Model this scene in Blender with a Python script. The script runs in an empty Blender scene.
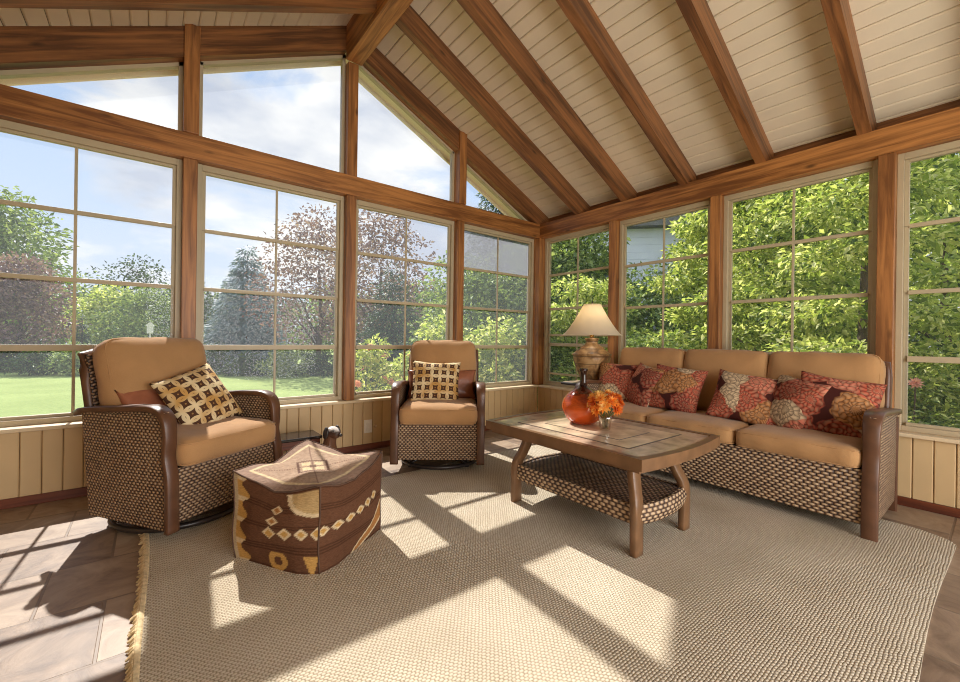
import bpy, bmesh, math, random
import numpy as np
from mathutils import Vector, Matrix, Euler

random.seed(7)
C = bpy.context.scene.collection
PI = math.pi
R = math.radians
APEX_X = -2.495            # ridge line of the room
CEIL_Z = 3.945             # ceiling height at the ridge
SLOPE = 0.478
def ceil_z(x): return CEIL_Z - SLOPE*abs(x-APEX_X)
LEFT_X, FRONT_Y = -4.95, -5.4

# ------------------------------------------------------------------ nodes
def new_mat(name):
    m = bpy.data.materials.new(name); m.use_nodes = True
    nt = m.node_tree
    for n in list(nt.nodes): nt.nodes.remove(n)
    out = nt.nodes.new('ShaderNodeOutputMaterial')
    return m, nt, out
def N(nt, typ, **kw):
    n = nt.nodes.new(typ)
    for k, v in kw.items():
        if k in ('operation', 'data_type', 'blend_type', 'attribute_name', 'feature', 'voronoi_dimensions',
                 'noise_dimensions', 'offset', 'offset_frequency', 'squash', 'invert', 'wave_type', 'use_clamp', 'interpolation_type'):
            setattr(n, k, v)
        else:
            n.inputs[k].default_value = v
    return n
def L(nt, a, b): nt.links.new(a, b)
def M2(nt, op, a, b=None, c=None):
    n = nt.nodes.new('ShaderNodeMath'); n.operation = op
    for i, v in enumerate((a, b, c)):
        if v is None: continue
        if isinstance(v, (int, float)): n.inputs[i].default_value = v
        else: nt.links.new(v, n.inputs[i])
    return n.outputs[0]
def ramp(nt, fac, stops, interp='LINEAR'):
    n = nt.nodes.new('ShaderNodeValToRGB'); n.color_ramp.interpolation = interp
    els = n.color_ramp.elements
    while len(els) < len(stops): els.new(0.5)
    for e, (p, c) in zip(els, stops): e.position = p; e.color = (*c, 1)
    nt.links.new(fac, n.inputs[0]); return n.outputs[0]
def mixc(nt, fac, a, b, mode='MIX'):
    n = nt.nodes.new('ShaderNodeMix'); n.data_type = 'RGBA'; n.blend_type = mode
    for s, v in ((n.inputs[0], fac), (n.inputs[6], a), (n.inputs[7], b)):
        if isinstance(v, (int, float)): s.default_value = v
        elif isinstance(v, tuple): s.default_value = (*v, 1)
        else: nt.links.new(v, s)
    return n.outputs[2]
def uv_out(nt):
    return nt.nodes.new('ShaderNodeUVMap').outputs[0]
def mapping(nt, vec, scale=(1, 1, 1), loc=(0, 0, 0), rot=(0, 0, 0)):
    n = nt.nodes.new('ShaderNodeMapping'); nt.links.new(vec, n.inputs[0])
    n.inputs['Scale'].default_value = scale; n.inputs['Location'].default_value = loc; n.inputs['Rotation'].default_value = rot
    return n.outputs[0]
def srgb(r, g, b):
    f = lambda c: (c/255/12.92) if c/255 <= 0.04045 else ((c/255+0.055)/1.055)**2.4
    return (f(r), f(g), f(b))
def principled(nt, out, col, rough=0.6, bump=None, bump_d=0.01, bump_s=0.5, metal=0.0, spec=0.5):
    p = nt.nodes.new('ShaderNodeBsdfPrincipled')
    if isinstance(col, tuple): p.inputs['Base Color'].default_value = (*col, 1)
    else: nt.links.new(col, p.inputs['Base Color'])
    if isinstance(rough, (int, float)): p.inputs['Roughness'].default_value = rough
    else: nt.links.new(rough, p.inputs['Roughness'])
    p.inputs['Metallic'].default_value = metal
    p.inputs['Specular IOR Level'].default_value = spec
    if bump is not None:
        b = nt.nodes.new('ShaderNodeBump'); b.inputs['Strength'].default_value = bump_s; b.inputs['Distance'].default_value = bump_d
        nt.links.new(bump, b.inputs['Height']); nt.links.new(b.outputs[0], p.inputs['Normal'])
    nt.links.new(p.outputs[0], out.inputs[0])
    return p

def mat_wood(name, dark, light, rough=0.45, knots=True):
    m, nt, out = new_mat(name)
    uv = uv_out(nt)
    obj = nt.nodes.new('ShaderNodeObjectInfo')
    off = nt.nodes.new('ShaderNodeVectorMath'); off.operation = 'ADD'
    L(nt, uv, off.inputs[0])
    cmb = nt.nodes.new('ShaderNodeCombineXYZ'); L(nt, M2(nt, 'MULTIPLY', obj.outputs['Random'], 37.0), cmb.inputs[2]); L(nt, cmb.outputs[0], off.inputs[1])
    v = off.outputs[0]
    n1 = N(nt, 'ShaderNodeTexNoise', Scale=1.0, Detail=6.0, Roughness=0.6, Distortion=0.6); L(nt, mapping(nt, v, (1.6, 26, 26)), n1.inputs[0])
    n2 = N(nt, 'ShaderNodeTexNoise', Scale=1.0, Detail=3.0); L(nt, mapping(nt, v, (0.9, 5, 5)), n2.inputs[0])
    f = M2(nt, 'ADD', M2(nt, 'MULTIPLY', n1.outputs[0], 0.65), M2(nt, 'MULTIPLY', n2.outputs[0], 0.35))
    col = ramp(nt, f, [(0.33, tuple(c*0.8 for c in dark)), (0.42, dark), (0.60, light)])
    if knots:
        vo = N(nt, 'ShaderNodeTexVoronoi', Scale=1.0); L(nt, mapping(nt, v, (2.2, 6.0, 1.0)), vo.inputs[0])
        kf = ramp(nt, vo.outputs['Distance'], [(0.03, (1, 1, 1)), (0.11, (0, 0, 0))])
        col = mixc(nt, M2(nt, 'MULTIPLY', kf, 0.75), col, tuple(c*0.22 for c in dark))
    principled(nt, out, col, rough, bump=n1.outputs[0], bump_d=0.004, bump_s=0.25)
    return m
def mat_plain(name, col, rough=0.6, noise=0.0, scale=8.0, metal=0.0, bump=0.0, spec=0.5):
    m, nt, out = new_mat(name)
    if noise > 0 or bump > 0:
        tc = nt.nodes.new('ShaderNodeTexCoord')
        n = N(nt, 'ShaderNodeTexNoise', Scale=scale, Detail=4.0); L(nt, tc.outputs['Object'], n.inputs[0])
        c = ramp(nt, n.outputs[0], [(0.3, tuple(x*(1-noise) for x in col)), (0.7, tuple(min(1, x*(1+noise)) for x in col))])
        principled(nt, out, c, rough, bump=n.outputs[0] if bump > 0 else None, bump_d=bump, metal=metal, spec=spec)
    else: principled(nt, out, col, rough, metal=metal, spec=spec)
    return m
def mat_fabric(name, col, rough=0.9):
    m, nt, out = new_mat(name)
    tc = nt.nodes.new('ShaderNodeTexCoord')
    n = N(nt, 'ShaderNodeTexNoise', Scale=5.0, Detail=4.0, Distortion=0.4); L(nt, tc.outputs['Object'], n.inputs[0])
    n2 = N(nt, 'ShaderNodeTexNoise', Scale=260.0, Detail=2.0); L(nt, tc.outputs['Object'], n2.inputs[0])
    c = ramp(nt, M2(nt, 'ADD', M2(nt, 'MULTIPLY', n.outputs[0], 0.7), M2(nt, 'MULTIPLY', n2.outputs[0], 0.3)),
             [(0.3, tuple(x*0.86 for x in col)), (0.7, tuple(min(1, x*1.1) for x in col))])
    h = M2(nt, 'ADD', M2(nt, 'MULTIPLY', n.outputs[0], 1.0), M2(nt, 'MULTIPLY', n2.outputs[0], 0.12))
    p = principled(nt, out, c, rough, bump=h, bump_d=0.02, bump_s=0.45, spec=0.2)
    p.inputs['Sheen Weight'].default_value = 0.15
    return m
def weave_height(nt, uv, su, sv):
    sx = nt.nodes.new('ShaderNodeSeparateXYZ'); L(nt, uv, sx.inputs[0])
    u = M2(nt, 'DIVIDE', sx.outputs[0], su); v = M2(nt, 'DIVIDE', sx.outputs[1], sv)
    row = M2(nt, 'FLOOR', v)
    par = M2(nt, 'MULTIPLY', M2(nt, 'MODULO', M2(nt, 'ABSOLUTE', row), 2.0), 0.5)
    fu = M2(nt, 'FRACT', M2(nt, 'ADD', u, par)); fv = M2(nt, 'FRACT', v)
    a = M2(nt, 'SINE', M2(nt, 'MULTIPLY', fu, PI)); b = M2(nt, 'SINE', M2(nt, 'MULTIPLY', fv, PI))
    return M2(nt, 'MULTIPLY', a, M2(nt, 'POWER', b, 0.6)), row, M2(nt, 'FLOOR', M2(nt, 'ADD', u, par))
def mat_wicker(name, dark, mid, light, su=0.034, sv=0.017):
    m, nt, out = new_mat(name)
    uv = uv_out(nt)
    h, row, cell = weave_height(nt, uv, su, sv)
    cb = nt.nodes.new('ShaderNodeCombineXYZ'); L(nt, row, cb.inputs[0]); L(nt, cell, cb.inputs[1])
    wn = nt.nodes.new('ShaderNodeTexWhiteNoise'); wn.noise_dimensions = '2D'; L(nt, cb.outputs[0], wn.inputs['Vector'])
    hv = M2(nt, 'ADD', h, M2(nt, 'MULTIPLY', M2(nt, 'SUBTRACT', wn.outputs[0], 0.5), 0.22))
    c = ramp(nt, hv, [(0.10, dark), (0.42, mid), (0.85, light)])
    principled(nt, out, c, 0.55, bump=h, bump_d=0.008, bump_s=0.9)
    return m
def mat_rug(name):
    m, nt, out = new_mat(name)
    uv = uv_out(nt)
    wz = N(nt, 'ShaderNodeTexNoise', Scale=22.0, Detail=2.0); L(nt, uv, wz.inputs[0])
    ws_ = nt.nodes.new('ShaderNodeVectorMath'); ws_.operation = 'SCALE'; L(nt, wz.outputs['Color'], ws_.inputs[0]); ws_.inputs['Scale'].default_value = 0.010
    wa = nt.nodes.new('ShaderNodeVectorMath'); wa.operation = 'ADD'; L(nt, uv, wa.inputs[0]); L(nt, ws_.outputs[0], wa.inputs[1])
    h, row, cell = weave_height(nt, wa.outputs[0], 0.017, 0.0105)
    tc = nt.nodes.new('ShaderNodeTexCoord')
    n = N(nt, 'ShaderNodeTexNoise', Scale=2.5, Detail=5.0); L(nt, uv, n.inputs[0])
    n2 = N(nt, 'ShaderNodeTexNoise', Scale=120.0, Detail=2.0); L(nt, uv, n2.inputs[0])
    base = ramp(nt, n.outputs[0], [(0.3, srgb(194, 180, 158)), (0.7, srgb(212, 199, 178))])
    hh = M2(nt, 'ADD', h, M2(nt, 'MULTIPLY', M2(nt, 'SUBTRACT', n2.outputs[0], 0.5), 0.9))
    f = ramp(nt, hh, [(0.05, (0.52, 0.48, 0.42)), (0.55, (1, 1, 1))])
    c = mixc(nt, 1.0, base, f, 'MULTIPLY')
    principled(nt, out, c, 0.95, bump=h, bump_d=0.006, bump_s=0.7, spec=0.1)
    return m
def mat_tile(name):
    m, nt, out = new_mat(name)
    uv = uv_out(nt)
    br = nt.nodes.new('ShaderNodeTexBrick'); L(nt, mapping(nt, uv, (1, 1, 1), (0.18, 0.30, 0)), br.inputs[0])
    br.offset = 0.5
    br.inputs['Scale'].default_value = 1.0; br.inputs['Mortar Size'].default_value = 0.006; br.inputs['Mortar Smooth'].default_value = 0.3
    br.inputs['Brick Width'].default_value = 0.41; br.inputs['Row Height'].default_value = 0.41; br.inputs['Bias'].default_value = 0.0
    br.inputs['Color1'].default_value = (0.0, 0.0, 0.0, 1); br.inputs['Color2'].default_value = (1, 1, 1, 1)
    br.inputs['Mortar'].default_value = (0.5, 0.5, 0.5, 1)
    n = N(nt, 'ShaderNodeTexNoise', Scale=5.0, Detail=8.0, Roughness=0.65, Distortion=1.2); L(nt, uv, n.inputs[0])
    f = M2(nt, 'ADD', M2(nt, 'MULTIPLY', n.outputs[0], 0.75), M2(nt, 'MULTIPLY', br.outputs['Color'], 0.25))
    c = ramp(nt, f, [(0.28, srgb(94, 72, 56)), (0.5, srgb(142, 118, 96)), (0.72, srgb(172, 150, 126))])
    c = mixc(nt, br.outputs['Fac'], c, srgb(120, 100, 82))
    h = M2(nt, 'SUBTRACT', M2(nt, 'MULTIPLY', n.outputs[0], 0.5), M2(nt, 'MULTIPLY', br.outputs['Fac'], 0.8))
    principled(nt, out, c, 0.5, bump=h, bump_d=0.008, bump_s=0.5)
    return m
def mat_glass_pane(name, haze=0.03, tint=(0.86, 0.9, 1.0)):
    m, nt, out = new_mat(name)
    t = nt.nodes.new('ShaderNodeBsdfTransparent'); t.inputs[0].default_value = (0.97, 0.975, 0.98, 1)
    g = nt.nodes.new('ShaderNodeBsdfGlossy'); g.inputs['Roughness'].default_value = 0.02; g.inputs[0].default_value = (1, 1, 1, 1)
    d = nt.nodes.new('ShaderNodeBsdfTranslucent'); d.inputs[0].default_value = (*tint, 1)
    lw = nt.nodes.new('ShaderNodeFresnel'); lw.inputs[0].default_value = 1.12
    mx = nt.nodes.new('ShaderNodeMixShader'); L(nt, lw.outputs[0], mx.inputs[0]); L(nt, t.outputs[0], mx.inputs[1]); L(nt, g.outputs[0], mx.inputs[2])
    mx2 = nt.nodes.new('ShaderNodeMixShader'); mx2.inputs[0].default_value = haze
    L(nt, mx.outputs[0], mx2.inputs[1]); L(nt, d.outputs[0], mx2.inputs[2]); L(nt, mx2.outputs[0], out.inputs[0])
    return m
def mat_leaf(name, stops, trans=0.45, rough=0.5):
    m, nt, out = new_mat(name)
    a = nt.nodes.new('ShaderNodeAttribute'); a.attribute_name = 'rnd'
    c = ramp(nt, a.outputs['Fac'], stops)
    p = nt.nodes.new('ShaderNodeBsdfPrincipled'); L(nt, c, p.inputs['Base Color']); p.inputs['Roughness'].default_value = rough; p.inputs['Specular IOR Level'].default_value = 0.3
    t = nt.nodes.new('ShaderNodeBsdfTranslucent'); L(nt, mixc(nt, 1.0, c, (1.0, 1.0, 0.68), 'MULTIPLY'), t.inputs[0])
    mx = nt.nodes.new('ShaderNodeMixShader'); mx.inputs[0].default_value = trans
    L(nt, p.outputs[0], mx.inputs[1]); L(nt, t.outputs[0], mx.inputs[2]); L(nt, mx.outputs[0], out.inputs[0])
    return m
def mat_rings(name, s, base, ring, dot):
    m, nt, out = new_mat(name)
    uv = uv_out(nt)
    sx = nt.nodes.new('ShaderNodeSeparateXYZ'); L(nt, mapping(nt, uv, (1, 1, 1), (0, 0, 0), (0, 0, R(45))), sx.inputs[0])
    u0 = M2(nt, 'DIVIDE', sx.outputs[0], s); v0 = M2(nt, 'DIVIDE', sx.outputs[1], s)
    def lat(o, rad, w):
        u = M2(nt, 'SUBTRACT', M2(nt, 'FRACT', M2(nt, 'ADD', u0, o)), 0.5); v = M2(nt, 'SUBTRACT', M2(nt, 'FRACT', M2(nt, 'ADD', v0, o)), 0.5)
        ln = M2(nt, 'SQRT', M2(nt, 'ADD', M2(nt, 'MULTIPLY', u, u), M2(nt, 'MULTIPLY', v, v)))
        return M2(nt, 'LESS_THAN', M2(nt, 'ABSOLUTE', M2(nt, 'SUBTRACT', ln, rad)), w)
    f = M2(nt, 'MAXIMUM', lat(100.0, 0.44, 0.075), lat(100.5, 0.44, 0.075))
    d = M2(nt, 'MAXIMUM', lat(100.0, 0.0, 0.05), lat(100.5, 0.0, 0.05))
    n = N(nt, 'ShaderNodeTexNoise', Scale=7.0, Detail=2.0); L(nt, uv, n.inputs[0])
    rc = ramp(nt, n.outputs[0], [(0.4, ring), (0.62, dot)])
    c = mixc(nt, f, base, rc); c = mixc(nt, M2(nt, 'MULTIPLY', d, 0.6), c, dot)
    n2 = N(nt, 'ShaderNodeTexNoise', Scale=300.0); L(nt, uv, n2.inputs[0])
    principled(nt, out, c, 0.85, bump=n2.outputs[0], bump_d=0.003, bump_s=0.4, spec=0.2)
    return m
def mat_dahlia(name):
    m, nt, out = new_mat(name)
    uv = uv_out(nt)
    obj = nt.nodes.new('ShaderNodeObjectInfo')
    cmb = nt.nodes.new('ShaderNodeCombineXYZ'); L(nt, M2(nt, 'MULTIPLY', obj.outputs['Random'], 9.0), cmb.inputs[0]); L(nt, M2(nt, 'MULTIPLY', obj.outputs['Random'], 17.0), cmb.inputs[1])
    ad = nt.nodes.new('ShaderNodeVectorMath'); ad.operation = 'ADD'; L(nt, uv, ad.inputs[0]); L(nt, cmb.outputs[0], ad.inputs[1])
    sc = nt.nodes.new('ShaderNodeVectorMath'); sc.operation = 'SCALE'; L(nt, ad.outputs[0], sc.inputs[0]); sc.inputs['Scale'].default_value = 5.6
    wn = N(nt, 'ShaderNodeTexNoise', Scale=13.0, Detail=2.0); L(nt, ad.outputs[0], wn.inputs[0])
    w1 = nt.nodes.new('ShaderNodeVectorMath'); w1.operation = 'SCALE'; L(nt, wn.outputs['Color'], w1.inputs[0]); w1.inputs['Scale'].default_value = 0.42
    w2 = nt.nodes.new('ShaderNodeVectorMath'); w2.operation = 'ADD'; L(nt, sc.outputs[0], w2.inputs[0]); L(nt, w1.outputs[0], w2.inputs[1]); sc = w2
    vo = nt.nodes.new('ShaderNodeTexVoronoi'); vo.voronoi_dimensions = '2D'; vo.inputs['Scale'].default_value = 1.0; vo.inputs['Randomness'].default_value = 0.8
    L(nt, sc.outputs[0], vo.inputs[0])
    df = nt.nodes.new('ShaderNodeVectorMath'); df.operation = 'SUBTRACT'; L(nt, sc.outputs[0], df.inputs[0]); L(nt, vo.outputs['Position'], df.inputs[1])
    sx = nt.nodes.new('ShaderNodeSeparateXYZ'); L(nt, df.outputs[0], sx.inputs[0])
    ang = M2(nt, 'ARCTAN2', sx.outputs[1], sx.outputs[0]); dist = vo.outputs['Distance']
    ringi = M2(nt, 'FLOOR', M2(nt, 'MULTIPLY', dist, 6.0)); rf = M2(nt, 'FRACT', M2(nt, 'MULTIPLY', dist, 6.0))
    pet = M2(nt, 'ABSOLUTE', M2(nt, 'SINE', M2(nt, 'ADD', M2(nt, 'MULTIPLY', ang, 7.0), M2(nt, 'MULTIPLY', ringi, PI/2))))
    edge = M2(nt, 'ADD', 0.25, M2(nt, 'MULTIPLY', 0.75, M2(nt, 'MULTIPLY', M2(nt, 'POWER', pet, 0.7), M2(nt, 'SUBTRACT', 1.0, M2(nt, 'POWER', rf, 2.0)))))
    sp = nt.nodes.new('ShaderNodeSeparateColor'); L(nt, vo.outputs['Color'], sp.inputs[0])
    col = ramp(nt, sp.outputs[0], [(0.0, srgb(184, 82, 60)), (0.24, srgb(206, 116, 92)), (0.42, srgb(160, 68, 50)), (0.53, srgb(216, 192, 156)), (0.78, srgb(186, 126, 72)), (0.9, srgb(156, 60, 48))], 'CONSTANT')
    tip = mixc(nt, M2(nt, 'MULTIPLY', M2(nt, 'MULTIPLY', rf, pet), 0.5), col, srgb(232, 200, 160))
    c = mixc(nt, edge, srgb(52, 18, 14), tip)
    gap = ramp(nt, dist, [(0.66, (0, 0, 0)), (0.73, (1, 1, 1))])
    c = mixc(nt, gap, c, srgb(66, 28, 22))
    principled(nt, out, c, 0.85, bump=edge, bump_d=0.003, bump_s=0.4, spec=0.2)
    return m
def mat_vcol(name, rough=0.9):
    m, nt, out = new_mat(name)
    a = nt.nodes.new('ShaderNodeAttribute'); a.attribute_name = 'weave'
    tc = nt.nodes.new('ShaderNodeTexCoord')
    n = N(nt, 'ShaderNodeTexNoise', Scale=4.0, Detail=4.0); L(nt, mapping(nt, tc.outputs['Object'], (14, 14, 60)), n.inputs[0])
    n2 = N(nt, 'ShaderNodeTexNoise', Scale=7.0, Detail=3.0); L(nt, tc.outputs['Object'], n2.inputs[0])
    f = ramp(nt, n.outputs[0], [(0.3, (0.72, 0.7, 0.68)), (0.7, (1, 1, 1))])
    c = mixc(nt, 1.0, a.outputs['Color'], f, 'MULTIPLY')
    principled(nt, out, c, rough, bump=M2(nt, 'ADD', n2.outputs[0], M2(nt, 'MULTIPLY', n.outputs[0], 0.25)), bump_d=0.03, bump_s=0.5, spec=0.15)
    return m

MAT = {}
MAT['beam'] = mat_wood('timber_honey', srgb(122, 74, 36), srgb(192, 130, 72))
MAT['post'] = mat_wood('timber_post', srgb(122, 76, 40), srgb(182, 122, 68))
MAT['rafter'] = mat_wood('timber_rafter_shaded', srgb(92, 56, 30), srgb(150, 98, 56))  # shade under the roof put into the colour, darker than the beams
MAT['base'] = mat_wood('timber_redbrown', srgb(84, 38, 20), srgb(122, 62, 34), knots=False)
MAT['ceiling'] = mat_plain('ceiling_paint', srgb(234, 220, 194), 0.6, 0.05, 3.0)
MAT['panel'] = mat_plain('panel_paint', srgb(206, 176, 130), 0.55, 0.05, 4.0)
MAT['sill'] = mat_plain('sill_paint', srgb(222, 200, 164), 0.5, 0.04, 4.0)
MAT['vinyl'] = mat_plain('window_frame_tan', srgb(186, 170, 140), 0.45, 0.05, 6.0)
MAT['soffit'] = mat_plain('soffit_paint', srgb(232, 224, 198), 0.6, 0.03, 3.0)
MAT['roof'] = mat_plain('roof_deck', srgb(110, 100, 92), 0.9, 0.15, 12.0)
MAT['pane'] = mat_glass_pane('clear_vinyl_pane', 0.028)
MAT['pane_grey'] = mat_glass_pane('grey_vinyl_pane', 0.58, (0.30, 0.30, 0.33))  # grey translucent pane, far less see-through than the clear one
MAT['tile'] = mat_tile('slate_tile')
MAT['rug'] = mat_rug('woven_rug')
MAT['fringe'] = mat_plain('rug_fringe', srgb(205, 182, 142), 0.95, 0.25, 60.0)
MAT['cushion'] = mat_fabric('camel_fabric', srgb(176, 134, 90))
MAT['wicker'] = mat_wicker('wicker_brown', srgb(62, 44, 34), srgb(124, 95, 72), srgb(184, 156, 126), 0.030, 0.0152)
MAT['wicker_sofa'] = mat_wicker('wicker_light', srgb(56, 39, 30), srgb(126, 96, 72), srgb(198, 170, 136), 0.040, 0.018)
MAT['wicker_dark'] = mat_wicker('wicker_dark', srgb(30, 20, 15), srgb(84, 59, 43), srgb(150, 120, 92), 0.036, 0.0172)
MAT['metal'] = mat_plain('bronze_metal', srgb(92, 60, 40), 0.38, 0.2, 14.0)
MAT['table_metal'] = mat_plain('table_metal', srgb(116, 84, 56), 0.36, 0.2, 14.0)
MAT['black_metal'] = mat_plain('dark_metal', srgb(48, 40, 36), 0.35, 0.2, 10.0)
MAT['stone'] = mat_plain('stone_tile', srgb(206, 184, 156), 0.2, 0.3, 9.0, bump=0.002)
MAT['stone_dark'] = mat_plain('stone_tile_border', srgb(184, 162, 140), 0.2, 0.35, 12.0, bump=0.002)
MAT['grout'] = mat_plain('stone_grout', srgb(70, 52, 40), 0.5, 0.2, 20.0)
MAT['rings'] = mat_rings('ring_print_fabric', 0.098, srgb(82, 54, 38), srgb(226, 206, 164), srgb(192, 148, 84))
MAT['satin'] = mat_plain('brown_satin', srgb(150, 92, 66), 0.34, 0.25, 10.0, bump=0.02)
MAT['dahlia'] = mat_dahlia('dahlia_print_fabric')
MAT['kilim'] = mat_vcol('kilim_weave')
MAT['shade'] = None
MAT['white'] = mat_plain('white_plastic', srgb(236, 228, 212), 0.4)
MAT['bark'] = mat_plain('bark', srgb(92, 76, 62), 0.9, 0.3, 10.0, bump=0.02)
def _shade():
    m, nt, out = new_mat('linen_shade')
    p = nt.nodes.new('ShaderNodeBsdfPrincipled'); p.inputs['Base Color'].default_value = (*srgb(250, 242, 224), 1); p.inputs['Roughness'].default_value = 0.9
    t = nt.nodes.new('ShaderNodeBsdfTranslucent'); t.inputs[0].default_value = (*srgb(240, 226, 198), 1)
    mx = nt.nodes.new('ShaderNodeMixShader'); mx.inputs[0].default_value = 0.55
    L(nt, p.outputs[0], mx.inputs[1]); L(nt, t.outputs[0], mx.inputs[2]); L(nt, mx.outputs[0], out.inputs[0]); return m
MAT['shade'] = _shade()
def _ceramic():
    m, nt, out = new_mat('aged_ceramic')
    tc = nt.nodes.new('ShaderNodeTexCoord')
    n = N(nt, 'ShaderNodeTexNoise', Scale=11.0, Detail=6.0, Distortion=1.0); L(nt, tc.outputs['Object'], n.inputs[0])
    c = ramp(nt, n.outputs[0], [(0.32, srgb(84, 58, 34)), (0.5, srgb(150, 112, 70)), (0.68, srgb(186, 150, 104))])
    sx = nt.nodes.new('ShaderNodeSeparateXYZ'); L(nt, tc.outputs['Object'], sx.inputs[0])
    s = M2(nt, 'LESS_THAN', M2(nt, 'ABSOLUTE', M2(nt, 'SUBTRACT', M2(nt, 'FRACT', M2(nt, 'MULTIPLY', sx.outputs[2], 13.0)), 0.5)), 0.07)
    c = mixc(nt, M2(nt, 'MULTIPLY', s, 0.55), c, srgb(66, 44, 28))
    principled(nt, out, c, 0.45, bump=n.outputs[0], bump_d=0.006); return m
MAT['ceramic'] = _ceramic()
def _amber():
    m, nt, out = new_mat('amber_glass')
    tc = nt.nodes.new('ShaderNodeTexCoord'); sx = nt.nodes.new('ShaderNodeSeparateXYZ'); L(nt, tc.outputs['Object'], sx.inputs[0])
    n = N(nt, 'ShaderNodeTexNoise', Scale=14.0, Detail=2.0, Distortion=2.0); L(nt, mapping(nt, tc.outputs['Object'], (1, 1, 4)), n.inputs[0])
    z = M2(nt, 'ADD', M2(nt, 'MULTIPLY', sx.outputs[2], 4.0), M2(nt, 'MULTIPLY', M2(nt, 'SUBTRACT', n.outputs[0], 0.5), 0.5))
    c = ramp(nt, z, [(0.0, srgb(198, 74, 22)), (0.45, srgb(214, 92, 30)), (0.72, srgb(150, 58, 20)), (0.9, srgb(52, 24, 14))])
    p = principled(nt, out, c, 0.08, spec=0.6); p.inputs['Transmission Weight'].default_value = 0.35; p.inputs['IOR'].default_value = 1.3
    p.inputs['Coat Weight'].default_value = 0.5
    return m
MAT['amber'] = _amber()
def _clear():
    m, nt, out = new_mat('clear_glass')
    t = nt.nodes.new('ShaderNodeBsdfTransparent'); t.inputs[0].default_value = (0.9, 0.86, 0.8, 1)
    g = nt.nodes.new('ShaderNodeBsdfGlossy'); g.inputs['Roughness'].default_value = 0.05
    mx = nt.nodes.new('ShaderNodeMixShader'); mx.inputs[0].default_value = 0.18
    L(nt, t.outputs[0], mx.inputs[1]); L(nt, g.outputs[0], mx.inputs[2]); L(nt, mx.outputs[0], out.inputs[0]); return m
MAT['clear'] = _clear()
def _lawn():
    m, nt, out = new_mat('lawn_grass')
    tc = nt.nodes.new('ShaderNodeTexCoord')
    n = N(nt, 'ShaderNodeTexNoise', Scale=0.5, Detail=6.0); L(nt, tc.outputs['Object'], n.inputs[0])
    n2 = N(nt, 'ShaderNodeTexNoise', Scale=14.0, Detail=4.0); L(nt, tc.outputs['Object'], n2.inputs[0])
    c = ramp(nt, M2(nt, 'ADD', M2(nt, 'MULTIPLY', n.outputs[0], 0.6), M2(nt, 'MULTIPLY', n2.outputs[0], 0.4)), [(0.3, srgb(112, 126, 66)), (0.7, srgb(150, 162, 96))])
    principled(nt, out, c, 0.9, bump=n2.outputs[0], bump_d=0.05, spec=0.1); return m
MAT['lawn'] = _lawn()
G = lambda *s: [(p, srgb(*c)) for p, c in s]
MAT['leaf_green'] = mat_leaf('leaf_green', G((0, (70, 92, 48)), (0.5, (126, 146, 80)), (1, (182, 194, 122))))
MAT['leaf_bright'] = mat_leaf('leaf_bright', G((0, (84, 106, 52)), (0.35, (158, 176, 84)), (0.7, (212, 216, 130)), (1, (244, 242, 190))), 0.6)
MAT['leaf_dark'] = mat_leaf('leaf_dark', G((0, (32, 50, 28)), (0.6, (62, 88, 44)), (1, (98, 120, 62))), 0.3)
MAT['leaf_plum'] = mat_leaf('leaf_plum', G((0, (104, 80, 80)), (0.5, (146, 114, 110)), (1, (178, 152, 138))), 0.35)
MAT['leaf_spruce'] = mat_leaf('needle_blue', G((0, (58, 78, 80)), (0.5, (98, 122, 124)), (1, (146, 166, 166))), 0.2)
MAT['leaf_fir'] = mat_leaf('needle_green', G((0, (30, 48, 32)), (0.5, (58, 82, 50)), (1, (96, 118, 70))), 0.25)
MAT['petal_pink'] = mat_leaf('petal_pink', G((0, (214, 128, 120)), (0.5, (232, 166, 150)), (1, (246, 208, 190))), 0.4)
MAT['petal_orange'] = mat_leaf('petal_orange', G((0, (206, 92, 40)), (0.45, (240, 140, 50)), (0.8, (250, 196, 100)), (1, (252, 222, 150))), 0.35)
MAT['siding'] = mat_plain('grey_siding', srgb(236, 240, 248), 0.7, 0.04, 2.0)
MAT['shingle'] = mat_plain('roof_shingle', srgb(120, 116, 112), 0.9, 0.2, 8.0)

# ------------------------------------------------------------------ objects
def put(o, label=None, cat=None, group=None, kind=None):
    if label: o['label'] = label
    if cat: o['category'] = cat
    if group: o['group'] = group
    if kind: o['kind'] = kind
    return o
def mesh_obj(name, me, mat=None, parent=None):
    o = bpy.data.objects.new(name, me); C.objects.link(o)
    if mat: me.materials.append(mat)
    if parent: o.parent = parent
    return o
def empty(name, label, cat, loc=(0, 0, 0), rz=0, group=None, kind=None):
    o = bpy.data.objects.new(name, None); C.objects.link(o)
    o.location = loc; o.rotation_euler = (0, 0, rz); o.empty_display_size = 0.1
    return put(o, label, cat, group, kind)
def uvproj(bm, axis=None):
    lay = bm.loops.layers.uv.verify()
    Z = Vector((0, 0, 1))
    for f in bm.faces:
        n = f.normal
        if axis is not None:
            a = Vector(axis); b = n.cross(a)
            if b.length < 0.3:
                a = Vector((0, 0, 1)) if abs(n.z) < 0.7 else Vector((1, 0, 0)); b = n.cross(a)
            b.normalize()
            for l in f.loops: l[lay].uv = (l.vert.co.dot(a), l.vert.co.dot(b))
        elif abs(n.z) < 0.7:
            a = Z.cross(n).normalized()
            for l in f.loops: l[lay].uv = (l.vert.co.dot(a), l.vert.co.z)
        else:
            for l in f.loops: l[lay].uv = (l.vert.co.x, l.vert.co.y)
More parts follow.
